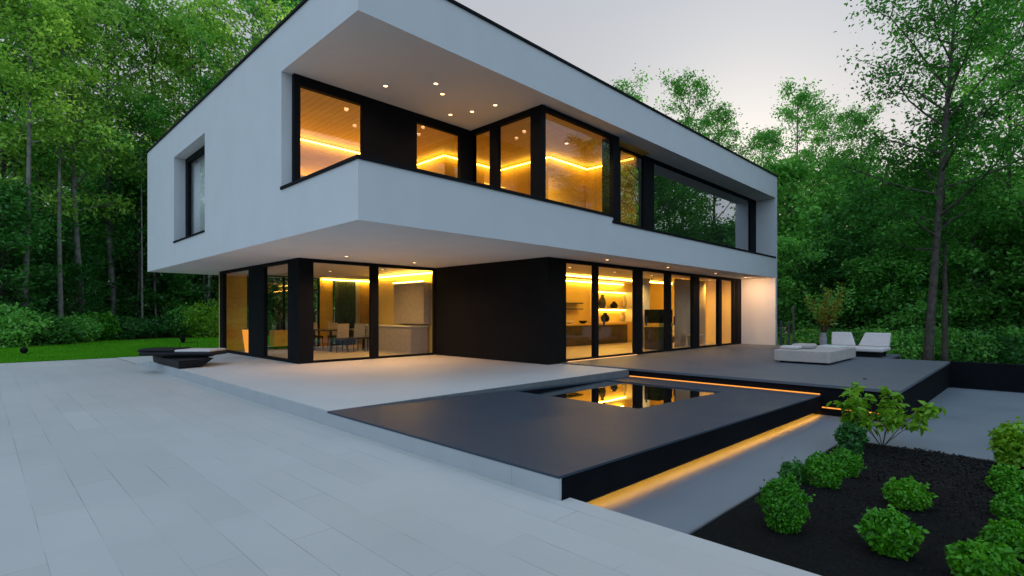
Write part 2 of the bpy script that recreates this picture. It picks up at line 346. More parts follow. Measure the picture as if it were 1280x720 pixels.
# sloping charcoal platform with the pool opening
PX0, PX1, PY0, PY1 = 6.95, 9.95, 4.2, 6.80
g = MB()
for poly in ([(US-.006, VP), (UQ, VP), (UQ, PY0), (US-.006, PY0)], [(US-.006, PY0), (PX0, PY0), (PX0, PY1), (US-.006, PY1)],
             [(PX1, PY0), (UQ, PY0), (UQ, PY1), (PX1, PY1)], [(US-.006, PY1), (UQ, PY1), (UQ, 6.919), (US-.006, 6.919)]):
    g.prism(poly, lambda x, y: p1z(x)-.022, p1z)
st('lower_terrace', g, M['deck'])
g = MB()
g.prism([(US+.032, VP+.012), (UQ, VP+.012), (UQ, VP+.028), (US+.032, VP+.028)], lambda x, y: p3z(x)+.085, lambda x, y: p1z(x)-.023)
g.prism([(US+.032, VP+.028), (UQ, VP+.028), (UQ, VP+.16), (US+.032, VP+.16)], lambda x, y: p3z(x)+.125, lambda x, y: p1z(x)-.023)
st('terrace_riser', g, M['riser'])
g = MB(); g.box(PX0-.1, PX1+.1, PY0-.1, PY1+.1, -.9, -.85)
for a in ((PX0-.1, PX0, PY0-.1, PY1+.1), (PX1, PX1+.1, PY0-.1, PY1+.1), (PX0, PX1, PY0-.1, PY0), (PX0, PX1, PY1, PY1+.1)):
    g.prism([(a[0], a[2]), (a[1], a[2]), (a[1], a[3]), (a[0], a[3])], -.85, lambda x, y: p1z(x)-.024)
st('pool_basin', g, M['riser'])
g = MB(); g.add([(PX0, PY0, -.160), (PX1, PY0, -.160), (PX1, PY1, -.160), (PX0, PY1, -.160)], [(0, 1, 2, 3)]); st('pool_water', g, M['water'])
# raised slate terrace by the house
T = [(UQ-.02, 1.60), (18.8, 1.60), (18.8, 3.0), (20.9, 3.0), (20.9, 5.0), (23.9, 5.0), (23.9, 7.6), (23.62, 7.6), (23.62, 9.03), (UQ-.02, 9.03)]
g = MB(); g.prism(T, -.02, .03); st('upper_terrace', g, M['deck2'])
g = MB(); g.prism([(UQ+.01, 1.63), (18.77, 1.63), (18.77, 3.03), (20.87, 3.03), (20.87, 5.03), (23.87, 5.03), (23.87, 9.02), (UQ+.01, 9.02)], -1.2, -.021); st('terrace_riser', g, M['riser'])
g = MB(); g.box(US+.032, UQ, VP+.1605, VP+.25, -.9, -.30); st('plinth', g, M['concrete'])
# amber strip along the foot of the platform, and the thin one under the upper terrace
def lightthing(name, label, boxes, m):
    g = MB()
    for q in boxes: g.box(*q)
    o = g.build(name, m); return tag(o, label, 'light strip')
g = MB(); g.prism([(3.5, VP+.03), (UQ-.03, VP+.03), (UQ-.03, VP+.055), (3.5, VP+.055)], lambda x, y: p3z(x)+.094, lambda x, y: p3z(x)+.112)
tag(g.build('light_strip', M['led_out']), 'long amber light strip along the foot of the charcoal platform', 'light strip')
g = MB(); g.box(UQ-.04, UQ+.008, 1.66, VP-.01, -.40, -.385)
tag(g.build('light_strip', M['led_step']), 'short amber light strip under the raised terrace, behind the leafy shrub', 'light strip')
g = MB(); g.box(UQ-.05, UQ+.008, VP+.03, 6.9, p1z(UQ)+.003, p1z(UQ)+.018)
tag(g.build('light_strip', M['led_step']), 'thin orange light strip between the pool platform and the raised terrace', 'light strip')
# sunken channel and bed
BX0, BX1, BY0, BY1 = 3.56, 8.87, -4.0, 1.93
g = MB()
for poly in ([(3.5, BY1+.02), (UQ+.01, BY1+.02), (UQ+.01, VP+.16), (3.5, VP+.16)], [(BX1+.02, -6), (18.77, -6), (18.77, 1.63), (BX1+.02, 1.63)],
             [(BX1+.02, 1.63), (UQ+.01, 1.63), (UQ+.01, BY1+.02), (BX1+.02, BY1+.02)]):
    g.prism(poly, -1.1, p3z)
st('channel', g, M['channel'])
g = MB()
g.prism([(3.5, BY1), (BX1+.02, BY1), (BX1+.02, BY1+.02), (3.5, BY1+.02)], -.9, lambda x, y: p3z(x)+.02)
g.prism([(BX1, BY0), (BX1+.02, BY0), (BX1+.02, BY1), (BX1, BY1)], -.9, lambda x, y: p3z(x)+.02); st('bed_edging', g, M['bedge'])
rs = np.random.RandomState(5)
g = MB(); nx, ny = 80, 90; hs = rs.rand(nx+1, ny+1)
for i in range(nx+1):
    for j in range(ny+1):
        x = 3.5+(BX1-3.5)*i/nx; y = BY0+(BY1-BY0)*j/ny
        ed = min(1, min(x-3.5, BX1-x, BY1-y)/.25)
        g.v.append((x, y, p3z(x)+.005+ed*(.022*math.sin(2.1*x+1.3*y)+.02*math.sin(4.7*y-x)+.018*hs[i, j]+.02)))
for i in range(nx):
    for j in range(ny): g.f.append((i*(ny+1)+j, (i+1)*(ny+1)+j, (i+1)*(ny+1)+j+1, i*(ny+1)+j+1))
st('planting_soil', g, M['soil'], smooth=True)

# retaining wall at the far end of the channel
g = MB(); g.box(18.772, 19.0, -12, 1.628, -1.2, .03)
tag(g.build('retaining_wall', M['riser']), 'low black retaining wall closing the far end of the sunken channel', 'wall')

# lawn with wooded edge
lw = [(-60, 22.801), (U1+14, 22.801), (U1+14, 60), (-60, 60)]
g = MB(); g.prism(lw, -1.4, -.21); st('lawn', g, M['turf'])
g = MB(); edge = []
for i in range(61):
    x = -60+i*(U1+73.9)/60
    y = (31.2 if x < 0 else 31.2+min(7, x*1.0))+.5*math.sin(x*.9)+.3*math.sin(x*2.3)
    edge.append((x, y))
poly = edge+[(U1+13.9, 59.9), (-60, 59.9)]
g.prism(poly, -1.3, -.20); st('forest_floor', g, M['earth'])

def blades(n, area, h0, h1, seed, wd=.012):
    r = np.random.RandomState(seed); p = area(r, n); n = len(p)
    a = r.rand(n)*2*np.pi; h = h0+(h1-h0)*r.rand(n); ln = (r.rand(n, 2)-.5)*h[:, None]*.9
    v = np.zeros((n, 3, 3)); wv = np.stack([np.cos(a), np.sin(a)], 1)*wd
    v[:, 0, :2] = p[:, :2]-wv; v[:, 1, :2] = p[:, :2]+wv; v[:, 2, :2] = p[:, :2]+ln
    v[:, 0, 2] = p[:, 2]; v[:, 1, 2] = p[:, 2]; v[:, 2, 2] = p[:, 2]+h
    return v.reshape(-1, 3), np.arange(n*3).reshape(-1, 3)
def lawn_area(r, n):
    x = -4+r.rand(n)*17; y = 22.83+(r.rand(n)**1.6)*15; return np.stack([x, y, np.full(n, -.212)], 1)
v, f = blades(110000, lawn_area, .035, .085, 3, .016)
tag(bpy.data.objects.new('grass', np_mesh('grass', v, f, M['blade'])), 'short bright green grass of the lawn beside the paving', 'grass', kind='stuff')
COL.objects.link(bpy.data.objects['grass'])
def mulch(seed, n):
    r = np.random.RandomState(seed); c = np.stack([3.55+r.rand(n)*5.25, -1.2+r.rand(n)*3.1, np.zeros(n)], 1)
    ed = np.minimum(1, np.minimum(np.minimum(c[:, 0]-3.5, BX1-c[:, 0]), BY1-c[:, 1])/.25)
    c[:, 2] = p3z(c[:, 0])+.012+ed*(.022*np.sin(2.1*c[:, 0]+1.3*c[:, 1])+.02*np.sin(4.7*c[:, 1]-c[:, 0])+.03)
    return c
LEAF4 = np.array([[0, 0, 0], [.28, .42, .04], [0, 1, -.06], [-.28, .42, .04]])
LEAF6 = np.array([[0, 0, 0], [.26, .22, .05], [.30, .58, .05], [0, 1.0, -.12], [-.30, .58, .05], [-.26, .22, .05]])
def leaves(c, size, r, shape=LEAF4, updir=None, ub=.7, flat=.5):
    """one small leaf face per centre; normals lean up (or outwards)"""
    n = len(c); nrm = r.normal(size=(n, 3)); nrm /= np.linalg.norm(nrm, axis=1)[:, None]
    up = np.array([0, 0, 1.0]) if updir is None else updir
    nrm = nrm*(1-ub)+up*ub; nrm /= np.linalg.norm(nrm, axis=1)[:, None]
    t = r.normal(size=(n, 3)); t[:, 2] -= flat
    t -= nrm*np.sum(t*nrm, 1)[:, None]; t /= np.linalg.norm(t, axis=1)[:, None]; b = np.cross(t, nrm)
    s = np.asarray(size)[:, None, None] if np.ndim(size) else size
    v = (b[:, None, :]*shape[None, :, 0:1]+t[:, None, :]*shape[None, :, 1:2]+nrm[:, None, :]*shape[None, :, 2:3])*s+c[:, None, :]
    k = len(shape); return v.reshape(-1, 3), np.arange(n*k).reshape(n, k)
r = np.random.RandomState(8); c = mulch(8, 15000)
v, f = leaves(c, .010+.03*r.rand(15000), r, LEAF4, None, .55, 0)
o = tag(bpy.data.objects.new('bark_mulch', np_mesh('bark_mulch', v, f, M['chip'])), 'black bark mulch covering the planting bed', 'mulch', kind='stuff'); COL.objects.link(o)

# ------------------------------------------------------------------ the house
H = thing('house', 'modern white two storey house with cantilevered upper floor and black framed windows', 'house', (U0, V0, 0))
def part(name, mb, m, parent=None, **k): return mb.build(name, m, parent or H, **k)
M['lightened_soffit_plaster'] = surface('lightened_soffit_plaster', (.76, .735, .715), (.80, .775, .755), .92, 1.2, 140, .08, .002, .2)
def under(o):                                # smooth plaster underside, lightened and warmed so its colour carries the lit glow
    o.data.materials.append(M['lightened_soffit_plaster'])
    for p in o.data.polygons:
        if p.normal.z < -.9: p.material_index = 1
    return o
TW = .33; UI = U1-.2; VW1 = 10.655
g = MB()
g.box(U0, U0+TW, V0+TW, V1, ZS, 3.53)                     # left band
g.box(U0, UI, V0, V0+TW, ZS, 3.665)                        # front band
g.box(U0, 11.41, V0, V0+TW, 3.665, 3.815)                  # taller parapet of the balcony
g.box(U0, U0+TW, V0+TW, VW1, 3.53, 3.815)
g.box(U0, U0+TW, VW1, 15.72, 3.53, ZL); g.box(U0, U0+TW, 18.88, V1, 3.53, ZL)
g.box(U0+TW, UI, V1-.3, V1, ZS, ZL)                        # back
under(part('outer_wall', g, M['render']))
g = MB(); g.box(UI, U1, V0, V1, -.3, ZL); part('end_wall', g, M['render'])
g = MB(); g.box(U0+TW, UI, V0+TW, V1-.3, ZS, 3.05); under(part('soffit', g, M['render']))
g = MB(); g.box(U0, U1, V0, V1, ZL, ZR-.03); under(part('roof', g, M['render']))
g = MB(); e = .035
g.box(U0-e, U1+e, V0-e, V0+.25, ZR-.03, ZR+.025); g.box(U0-e, U1+e, V1-.25, V1+e, ZR-.03, ZR+.025)
g.box(U0-e, U0+.25, V0+.25, V1-.25, ZR-.03, ZR+.025); g.box(U1-.25, U1+e, V0+.25, V1-.25, ZR-.03, ZR+.025); part('roof_edge', g, M['black'])
g = MB(); c = .03
g.box(U0-c, 11.43, V0-c, V0+TW+.02, 3.815, ZP); g.box(U0-c, U0+TW+.02, V0+TW+.02, VW1, 3.815, ZP)
part('coping', g, M['black'])
g = MB(); g.box(11.37, UI-.003, V0-c, 8.5, 3.665, 3.725); part('coping', g, M['black'])

def framed(name, axis, c, a0, a1, z0, z1, cuts, pm='glass', d=.10, jamb=.09, head=.10, sill=.10, mull=None, leaf=False):
    """window in plane axis=c from a0 to a1; cuts = list of (from,to) solid uprights or panels between the panes"""
    g = MB(); h = d/2
    def bx(p, q, za, zb, t=h):
        if axis == 'y': g.box(p, q, c-t, c+t, za, zb)
        else: g.box(c-t, c+t, p, q, za, zb)
    bx(a0, a1, z1-head, z1); bx(a0, a1, z0, z0+sill)
    sol = [(a0, a0+jamb)]+list(cuts)+[(a1-jamb, a1)]
    for p, q in sol: bx(p, q, z0+sill, z1-head)
    w_ = part(name, g, M['black'])
    for (p0, q0), (p1, q1) in zip(sol[:-1], sol[1:]):
        if p1-q0 < .02: continue
        gg = MB(); P = [(q0, z0+sill), (p1, z0+sill), (p1, z1-head), (q0, z1-head)]
        gg.add([(x, c, z) if axis == 'y' else (c, x, z) for x, z in P], [(0, 1, 2, 3)])
        pmn = pm(q0) if callable(pm) else pm
        gg.build('pane', M[pmn], w_)
    return w_
# upper floor glazing round the balcony
framed('window', 'y', 10.60, 4.45, 9.25, 3.055, ZL-.003, [(5.97, 7.42), (8.77, 9.14)], jamb=.13, head=.21, d=.11)
framed('window', 'x', 9.19, 8.06, 10.54, 3.055, ZL-.003, [(8.40, 8.41), (9.53, 9.82), (10.45, 10.46)], jamb=.09, head=.13, d=.12)
framed('window', 'y', 8.11, 9.256, 12.33, 3.055, ZL-.003, [], jamb=.02, head=.10, d=.11)
g = MB(); g.box(9.125, 9.255, 8.045, 8.395, 3.055, ZL-.003); part('corner_post', g, M['black'])
g = MB(); g.box(12.05, 12.34, 8.05, 8.42, 3.055, ZL-.003); part('corner_post', g, M['black'])
framed('window', 'y', 8.46, 12.34, UI-.003, 3.73, ZL-.003, [(14.24, 14.85)], pm=lambda q: 'glass_solar' if q > 12.5 else 'glass', jamb=.62, head=.10, d=.10)
framed('window', 'x', 4.60, 15.70, 18.90, 3.50, ZL-.003, [], pm='glass_clear', jamb=.30, head=.16, sill=.12, d=.10)
g = MB(); g.box(U0-.03, 4.64, 15.722, 18.878, 3.53, 3.575); part('coping', g, M['black'])
# ground floor glazing
framed('window', 'x', 6.064, 14.3, 20.5, 0.005, ZS-.003, [(16.41, 17.67)], jamb=.35, head=.09, sill=.08, d=.12)
framed('window', 'y', 13.99, 6.38, 10.52, 0.005, ZS-.003, [(8.17, 8.42)], jamb=.03, head=.09, sill=.06, d=.12)
g = MB(); g.box(6.0, 6.38, 13.93, 14.3, 0.005, ZS-.003); part('corner_post', g, M['black'])
framed('sliding_door', 'y', 9.10, 11.21, 23.40, 0.034, ZS-.003, [(12.58, 12.77), (14.79, 15.23), (16.81, 17.15), (18.82, 19.35), (21.08, 21.39), (22.6, 22.72)], pm='glass_clear', jamb=.05, head=.10, sill=.06, d=.12)
for x in (13.0, 15.4, 17.3):
    g = MB(); g.box(x-.02, x+.02, 8.985, 9.035, .95, 1.25); part('handle', g, M['steel'], bevel=.004)
g = MB(); g.box(23.02, 23.398, 9.03, 9.17, 0.034, ZS-.003); part('door_post', g, M['black'])
# black clad volume
g = MB(); g.box(10.52, 10.72, 9.05, 14.05, 0.003, ZS-.003); g.box(10.72, 11.209, 9.05, 9.25, 0.003, ZS-.003); part('clad_wall', g, M['clad'])
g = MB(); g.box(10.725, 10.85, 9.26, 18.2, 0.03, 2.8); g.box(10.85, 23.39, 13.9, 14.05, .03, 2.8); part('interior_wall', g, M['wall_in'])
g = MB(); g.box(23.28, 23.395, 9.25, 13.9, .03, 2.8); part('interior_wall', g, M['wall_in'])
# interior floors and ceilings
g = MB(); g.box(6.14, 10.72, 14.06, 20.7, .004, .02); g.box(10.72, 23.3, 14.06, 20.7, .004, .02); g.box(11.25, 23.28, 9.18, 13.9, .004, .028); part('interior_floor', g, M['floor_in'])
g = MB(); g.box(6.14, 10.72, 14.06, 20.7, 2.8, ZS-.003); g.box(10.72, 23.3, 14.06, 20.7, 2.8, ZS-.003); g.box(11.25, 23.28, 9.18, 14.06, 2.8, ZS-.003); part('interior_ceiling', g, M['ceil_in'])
# back wall: oak piers, tall windows
g = MB()
for a, b_ in ((6.05, 6.95), (9.75, 10.3), (11.5, 23.3)): g.box(a, b_, 20.6, 20.75, .02, ZS-.003)
part('oak_panel', g, M['wood_wall'])
framed('window', 'y', 20.68, 6.95, 9.75, .02, ZS-.003, [(8.3, 8.36)], pm='glass_clear', jamb=.05, head=.08, sill=.06)
framed('window', 'y', 20.68, 10.3, 11.3, .02, ZS-.003, [], pm='glass_clear', jamb=.05, head=.08, sill=.06)
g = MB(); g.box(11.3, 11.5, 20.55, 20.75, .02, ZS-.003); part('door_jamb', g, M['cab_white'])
# upper floor interior
PL = [(4.58, 14.1), (9.8, 14.1), (9.8, 12.5), (12.1, 12.5), (12.1, 10.4), (14.0, 10.4), (14.0, 8.53)]
g = MB(); q = [(x, y) for x, y in PL]; off = [(4.58, 14.25), (9.95, 14.25), (9.95, 12.65), (12.25, 12.65), (12.25, 10.55), (14.15, 10.55), (14.15, 8.53)]
for i in range(len(q)-1):
    g.prism([q[i], q[i+1], off[i+1], off[i]], 3.06, ZL-.05)
part('interior_wall', g, M['wood_wall'])
g = MB(); g.box(4.58, 9.25, 10.66, 14.25, ZL-.045, ZL-.005); g.box(9.26, 14.15, 8.17, 12.65, ZL-.045, ZL-.005); g.box(9.25, 9.95, 12.65, 14.25, ZL-.045, ZL-.005); part('wood_ceiling', g, M['wood_ceiling'])
g = MB(); g.box(4.58, 9.25, 10.66, 14.25, 3.052, 3.07); g.box(9.26, 14.15, 8.53, 12.65, 3.052, 3.07); part('interior_floor', g, M['floor_in'])
g = MB(); g.box(14.16, 23.39, 12.5, 12.6, 3.06, ZL-.005); part('interior_wall', g, M['greyfab'])
# LED coves
def strip(pts, z, m, w_=.045, h_=.035):
    g = MB()
    for (x0, y0), (x1, y1) in zip(pts[:-1], pts[1:]):
        g.box(min(x0, x1)-w_/2, max(x0, x1)+w_/2, min(y0, y1)-w_/2, max(y0, y1)+w_/2, z, z+h_)
    return part('light_strip', g, m)
strip([(4.62, 14.0), (9.7, 14.0)], 6.02, M['led_up']); strip([(9.7, 12.43), (9.7, 13.94)], 6.02, M['led_up'])
strip([(9.76, 12.4), (12.0, 12.4)], 6.02, M['led_up']); strip([(12.0, 10.33), (12.0, 12.34)], 6.02, M['led_up'])
strip([(12.06, 10.3), (13.9, 10.3)], 6.02, M['led_up']); strip([(13.9, 8.6), (13.9, 10.24)], 6.02, M['led_up'])
strip([(10.66, 14.25), (10.66, 18.1)], 2.70, M['led_dn']); strip([(9.8, 20.5), (13.5, 20.5)], 2.72, M['led_dn'])
strip([(11.4, 12.0), (22.8, 12.0)], 2.72, M['led_dn']); strip([(14.0, 13.82), (21.5, 13.82)], 2.70, M['led_dn'])
# downlights, some added only to brighten walls and rooms
def downlight(x, y, z, watts=0, tilt=0, wall=False):
    g = MB(); g.lathe((x, y, z-.012), [(.045, .0115), (.045, 0), (.06, 0), (.06, .0115)], 16, False); rg = part('downlight', g, M['ceramic'])
    g = MB(); g.lathe((x, y, z-.010), [(.043, 0), (.043, .006)], 16); g.build('lamp', M['spot'], rg)
    if watts:
        l_ = bpy.data.lights.new('downlight_beam', 'SPOT'); l_.energy = watts; l_.color = (1, .58, .12) if wall else (1, .56, .28); l_.spot_size = R(150); l_.spot_blend = 1; l_.shadow_soft_size = .05
        o_ = bpy.data.objects.new('downlight_beam', l_); COL.objects.link(o_); o_.parent = rg; o_.location = (x-U0, y-V0, z-.03); o_.rotation_euler = (0, R(-tilt), 0)
for x, y in ((6.06, 9.75), (6.74, 8.9), (7.16, 9.22), (8.04, 10.04), (8.28, 9.52), (8.4, 8.84)): downlight(x, y, ZL-.001, 26)
for x, y in ((6.71, 12.67), (8.94, 12.84)): downlight(x, y, ZS-.001, 230)
for x, tl_ in ((22.1, 40), (19.2, 0), (15.6, 0), (12.2, 0)): downlight(x, 8.35, ZS-.001, 240 if x > 22 else 50, tl_)  # lamps added under the soffit to warm the end wall and terrace
for x, y in ((9.21, 15.0), (8.4, 17.0), (13, 10.3), (15.5, 10.3), (18, 10.3), (20.5, 10.3), (22.4, 10.0)): downlight(x, y, 2.799, 130, 0, True)
for x, y in ((11.6, 9.3), (7.9, 13.0)): downlight(x, y, ZL-.046, 480, 0, True)  # beams added to brighten the upper room more evenly

strip([(11.3, 9.0), (14.8, 9.0)], .033, M['led_sill'], .02, .012)
# ------------------------------------------------------------------ things inside
def wavy(p0, p1, z0, z1, waves, amp):
    g = MB(); n_ = waves*8; d_ = Vector((p1[0]-p0[0], p1[1]-p0[1])); nn = Vector((-d_.y, d_.x)).normalized()
    for i in range(n_+1):
        t = i/n_; o_ = amp*math.sin(2*math.pi*waves*t)
        for z in (z0, z1): g.v.append((p0[0]+d_.x*t+nn.x*o_, p0[1]+d_.y*t+nn.y*o_, z))
    for i in range(n_): g.f.append((2*i, 2*i+2, 2*i+3, 2*i+1))
    return g
def solid(o, t):
    s = o.modifiers.new('thickness', 'SOLIDIFY'); s.thickness = t; return o
def top(mb, name, m, label, cat, **k):
    bv = k.pop('bevel', 0); sm = k.pop('smooth', False); return tag(mb.build(name, m, bevel=bv, smooth=sm), label, cat, **k)
solid(top(wavy((4.75, 15.8), (4.75, 18.8), 3.08, 6.1, 12, .035), 'curtain', M['curtain'], 'pale curtain hanging behind the narrow upper window on the left facade', 'curtain', smooth=True), .006)
solid(top(wavy((10.35, 20.5), (11.28, 20.5), .03, 2.75, 7, .03), 'curtain', M['curtain_dark'], 'dark slate curtain behind the dining chairs', 'curtain', smooth=True), .006)
solid(top(wavy((19.4, 10.1), (22.2, 10.1), .03, 2.75, 5, .02), 'curtain', M['wall_peach'], 'peach curtain drawn behind the last two glass door panels', 'curtain', smooth=True), .006)
solid(top(wavy((17.6, 10.9), (18.9, 10.9), .03, 2.75, 6, .03), 'curtain', M['curtain'], 'grey white curtain between the tall dark cabinet and the peach curtain', 'curtain', smooth=True), .006)

# dining table and chairs
DT = thing('dining_table', 'long dark dining table behind the left glass wall', 'table', (9.3, 18.1, .02))
g = MB(); g.box(8.5, 10.1, 17.3, 18.9, .74, .78); part('tabletop', g, M['cab_dark'], DT, bevel=.006)
for sx in (8.62, 9.92):
    for sy in (17.42, 18.72): g = MB(); g.box(sx, sx+.06, sy, sy+.06, .021, .739); part('leg', g, M['cab_dark'], DT)
def chair(label, loc, rz, fab):
    t = thing('dining_chair', label, 'chair', (0, 0, 0), 'chairs round the dining table'); ORG[t.name] = (0, 0, 0)
    g = MB(); g.box(-.23, .23, -.22, .22, .43, .49); part('seat', g, M['cab_dark'], t, bevel=.02)
    g = MB(); g.hexa([(-.22, .19, .50), (.22, .19, .50), (.22, .23, .50), (-.22, .23, .50)], [(-.21, .25, .98), (.21, .25, .98), (.21, .29, .98), (-.21, .29, .98)]); part('backrest', g, fab, t, bevel=.015)
    for sx in (-.19, .19):
        for sy in (-.18, .18): g = MB(); g.tube([(sx*1.12, sy*1.15, 0), (sx, sy, .43)], [.012, .016], 6); part('leg', g, M['black'], t)
    t.location = loc; t.rotation_euler = (0, 0, rz); return t
chair('taupe backed dining chair nearest the sideboard', (8.75, 17.0, .021), R(180), M['taupe'])
chair('grey backed dining chair, second along the near side of the table', (9.35, 16.98, .021), R(183), M['greyfab'])
chair('grey backed dining chair at the end of the near side by the mullion', (9.95, 17.02, .021), R(176), M['greyfab'])
chair('dining chair on the far side of the table, before the oak pier', (8.9, 19.2, .021), R(2), M['taupe'])
chair('dining chair on the far side of the table, before the slate curtain', (9.7, 19.2, .021), R(-3), M['taupe'])
SB = thing('sideboard', 'low oak sideboard under the window beside the dining table', 'sideboard', (8.4, 20.2, .02))
g = MB(); g.box(7.7, 9.3, 20.0, 20.45, .12, .72); part('body', g, M['wood_wall'], SB, bevel=.006)
for sx in (7.8, 9.15): g = MB(); g.box(sx, sx+.05, 20.05, 20.4, .021, .119); part('leg', g, M['black'], SB)
LP_ = thing('table_lamp', 'small glowing table lamp on the oak sideboard', 'lamp', (8.95, 20.2, .721))
g = MB(); g.lathe((8.95, 20.2, .721), [(.07, 0), (.07, .015), (.015, .03), (.015, .2)], 14); part('base', g, M['black'], LP_)
g = MB(); g.lathe((8.95, 20.2, .90), [(.13, 0), (.09, .2)], 18); part('lamp_shade', g, M['lampglow'], LP_)
VS = thing('floor_lantern', 'tapered amber glowing lantern on the floor by the oak pier', 'lantern', (6.62, 19.3, .02))
g = MB(); g.lathe((6.62, 19.3, .021), [(.16, 0), (.2, .3), (.26, .78)], 18); part('shade', g, M['lampglow'], VS)
g = MB(); g.lathe((6.62, 19.3, .80), [(.27, 0), (.27, .03)], 18); part('rim', g, M['cab_dark'], VS)
# kitchen counter by the cladding, hood panel
KC = thing('kitchen_counter', 'long pale kitchen counter inside the glass by the black cladding', 'counter', (10.2, 16, .02))
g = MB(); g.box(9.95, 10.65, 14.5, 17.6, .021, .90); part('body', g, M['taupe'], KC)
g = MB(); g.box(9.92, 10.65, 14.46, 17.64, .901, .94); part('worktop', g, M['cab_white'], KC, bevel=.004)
WC = thing('wall_cabinet', 'brown wall cabinet with a lit top edge above the pale counter', 'cabinet', (10.55, 15.2, 1.0))
g = MB(); g.box(10.40, 10.72, 14.4, 16.2, 1.0, 2.35); part('body', g, M['taupe'], WC)
g = MB(); g.box(10.37, 10.40, 14.4, 16.2, 2.42, 2.45); part('light_strip', g, M['led_dn'], WC)
g = MB(); g.box(10.37, 10.72, 14.4, 16.2, 2.355, 2.40); part('cornice', g, M['cab_white'], WC)
# room behind the sliding doors
KI = thing('kitchen_unit', 'black kitchen unit with oak worktop along the back of the lit room', 'kitchen unit', (18, 13.5, .03))
g = MB(); g.box(14.2, 20.9, 13.2, 13.89, .031, .86); part('body', g, M['cab_dark'], KI)
g = MB(); g.box(14.2, 20.94, 13.15, 13.89, .861, .93); part('worktop', g, M['wood_wall'], KI, bevel=.004)
WS = thing('wall_shelf', 'upper of two thin dark shelves on the oak kitchen wall', 'shelf', (17.5, 13.75, 1.75)); g = MB(); g.box(16.7, 18.1, 13.6, 13.895, 1.76, 1.81); part('board', g, M['cab_dark'], WS)
WS = thing('wall_shelf', 'lower of two thin dark shelves on the oak kitchen wall', 'shelf', (17.5, 13.75, 1.5)); g = MB(); g.box(16.7, 18.1, 13.6, 13.895, 1.52, 1.56); part('board', g, M['cab_dark'], WS)
SH = thing('display_shelf', 'lit display shelf unit with vases above the black kitchen unit', 'shelf', (20.2, 13.7, .94))
g = MB()
for z in (.94, 1.55, 2.35): g = MB(); g.box(19.012, 21.798, 13.5, 13.895, z, z+.04); part('board', g, M['cab_white'], SH)
for x in (18.97, 21.8): g = MB(); g.box(x, x+.04, 13.5, 13.895, .94, 2.39); part('side_panel', g, M['cab_white'], SH)
for z in (1.50, 2.30): g = MB(); g.box(19.1, 21.7, 13.80, 13.83, z, z+.03); part('light_strip', g, M['led_dn'], SH)
def vase(x, y, z, h, r_, m, label):
    t = thing('vase', label, 'vase', (x, y, z)); g = MB(); g.lathe((x, y, z), [(r_*.7, 0), (r_, h*.35), (r_*.8, h*.7), (r_*.4, h*.85), (r_*.5, h)], 16); part('body', g, m, t, smooth=True)
    g = MB(); g.lathe((x, y, z+h*.985), [(r_*.5, 0), (r_*.55, .012)], 16); part('rim', g, m, t)
vase(19.6, 13.68, 1.592, .6, .17, M['cab_dark'], 'tall dark vase on the middle display shelf')
vase(20.5, 13.66, 1.592, .3, .18, M['black'], 'squat black vase on the middle display shelf')
vase(21.4, 13.68, 1.592, .55, .12, M['taupe'], 'brown vase at the right of the middle display shelf')
vase(19.8, 13.66, .982, .4, .2, M['black'], 'round black vase on the bottom display shelf')
vase(21.2, 13.66, .982, .42, .16, M['taupe'], 'brown vase on the bottom display shelf')
FT = thing('kitchen_tap', 'curved black kitchen tap on the oak worktop', 'tap', (18.6, 13.5, .931))
g = MB(); g.tube([(18.6, 13.5, .931), (18.6, 13.5, 1.2), (18.57, 13.45, 1.27), (18.5, 13.38, 1.25), (18.48, 13.36, 1.2)], .018, 8); part('spout', g, M['black'], FT)
g = MB(); g.lathe((18.6, 13.5, .931), [(.04, 0), (.04, .03)], 12); part('base', g, M['black'], FT)
for i, (x, lab) in enumerate(((16.9, 'pale bowl on the oak worktop nearest the door post'), (17.8, 'black bowl on the oak worktop left of the tap'))):
    t = thing('bowl', lab, 'bowl', (x, 13.4, .931)); g = MB(); g.lathe((x, 13.4, .931), [(.07, 0), (.16, .06), (.18, .12), (.165, .12), (.14, .06), (.03, .02)], 18); part('body', g, M['ceramic'] if i == 0 else M['black'], t, smooth=True)
    g = MB(); g.lathe((x, 13.4, .9315), [(.05, 0), (.06, .008)], 14); part('foot', g, M['cab_dark'], t)
OV = thing('oven_cabinet', 'tall dark oven cabinet with an oak band just behind the glass doors', 'cabinet', (17.6, 9.9, .03))
g = MB(); g.box(17.3, 18.3, 9.6, 10.2, .031, .86); part('body', g, M['cab_dark'], OV, bevel=.005)
g = MB(); g.box(17.28, 18.32, 9.58, 10.22, .861, 1.0); part('band', g, M['wood_wall'], OV)
g = MB(); g.box(17.3, 18.3, 9.6, 10.2, 1.001, 1.5); part('oven', g, M['black'], OV, bevel=.005)
VN = thing('vanity_unit', 'floating white vanity unit against the end wall of the lit room', 'cabinet', (22.8, 12.0, .3))
g = MB(); g.box(22.3, 23.28, 11.4, 12.8, .30, .80); part('body', g, M['cab_white'], VN, bevel=.005)
g = MB(); g.box(22.28, 23.28, 11.38, 12.82, .801, .83); part('top', g, M['ceramic'], VN)
CT = thing('side_table', 'small yellow lit table behind the peach curtained glass', 'table', (20.3, 9.6, .03))
g = MB(); g.box(19.9, 20.7, 9.4, 9.9, .47, .50); part('tabletop', g, M['cab_white'], CT)
for sx in (19.93, 20.63):
    for sy in (9.43, 9.83): g = MB(); g.box(sx, sx+.04, sy, sy+.04, .031, .469); part('leg', g, M['cab_white'], CT)
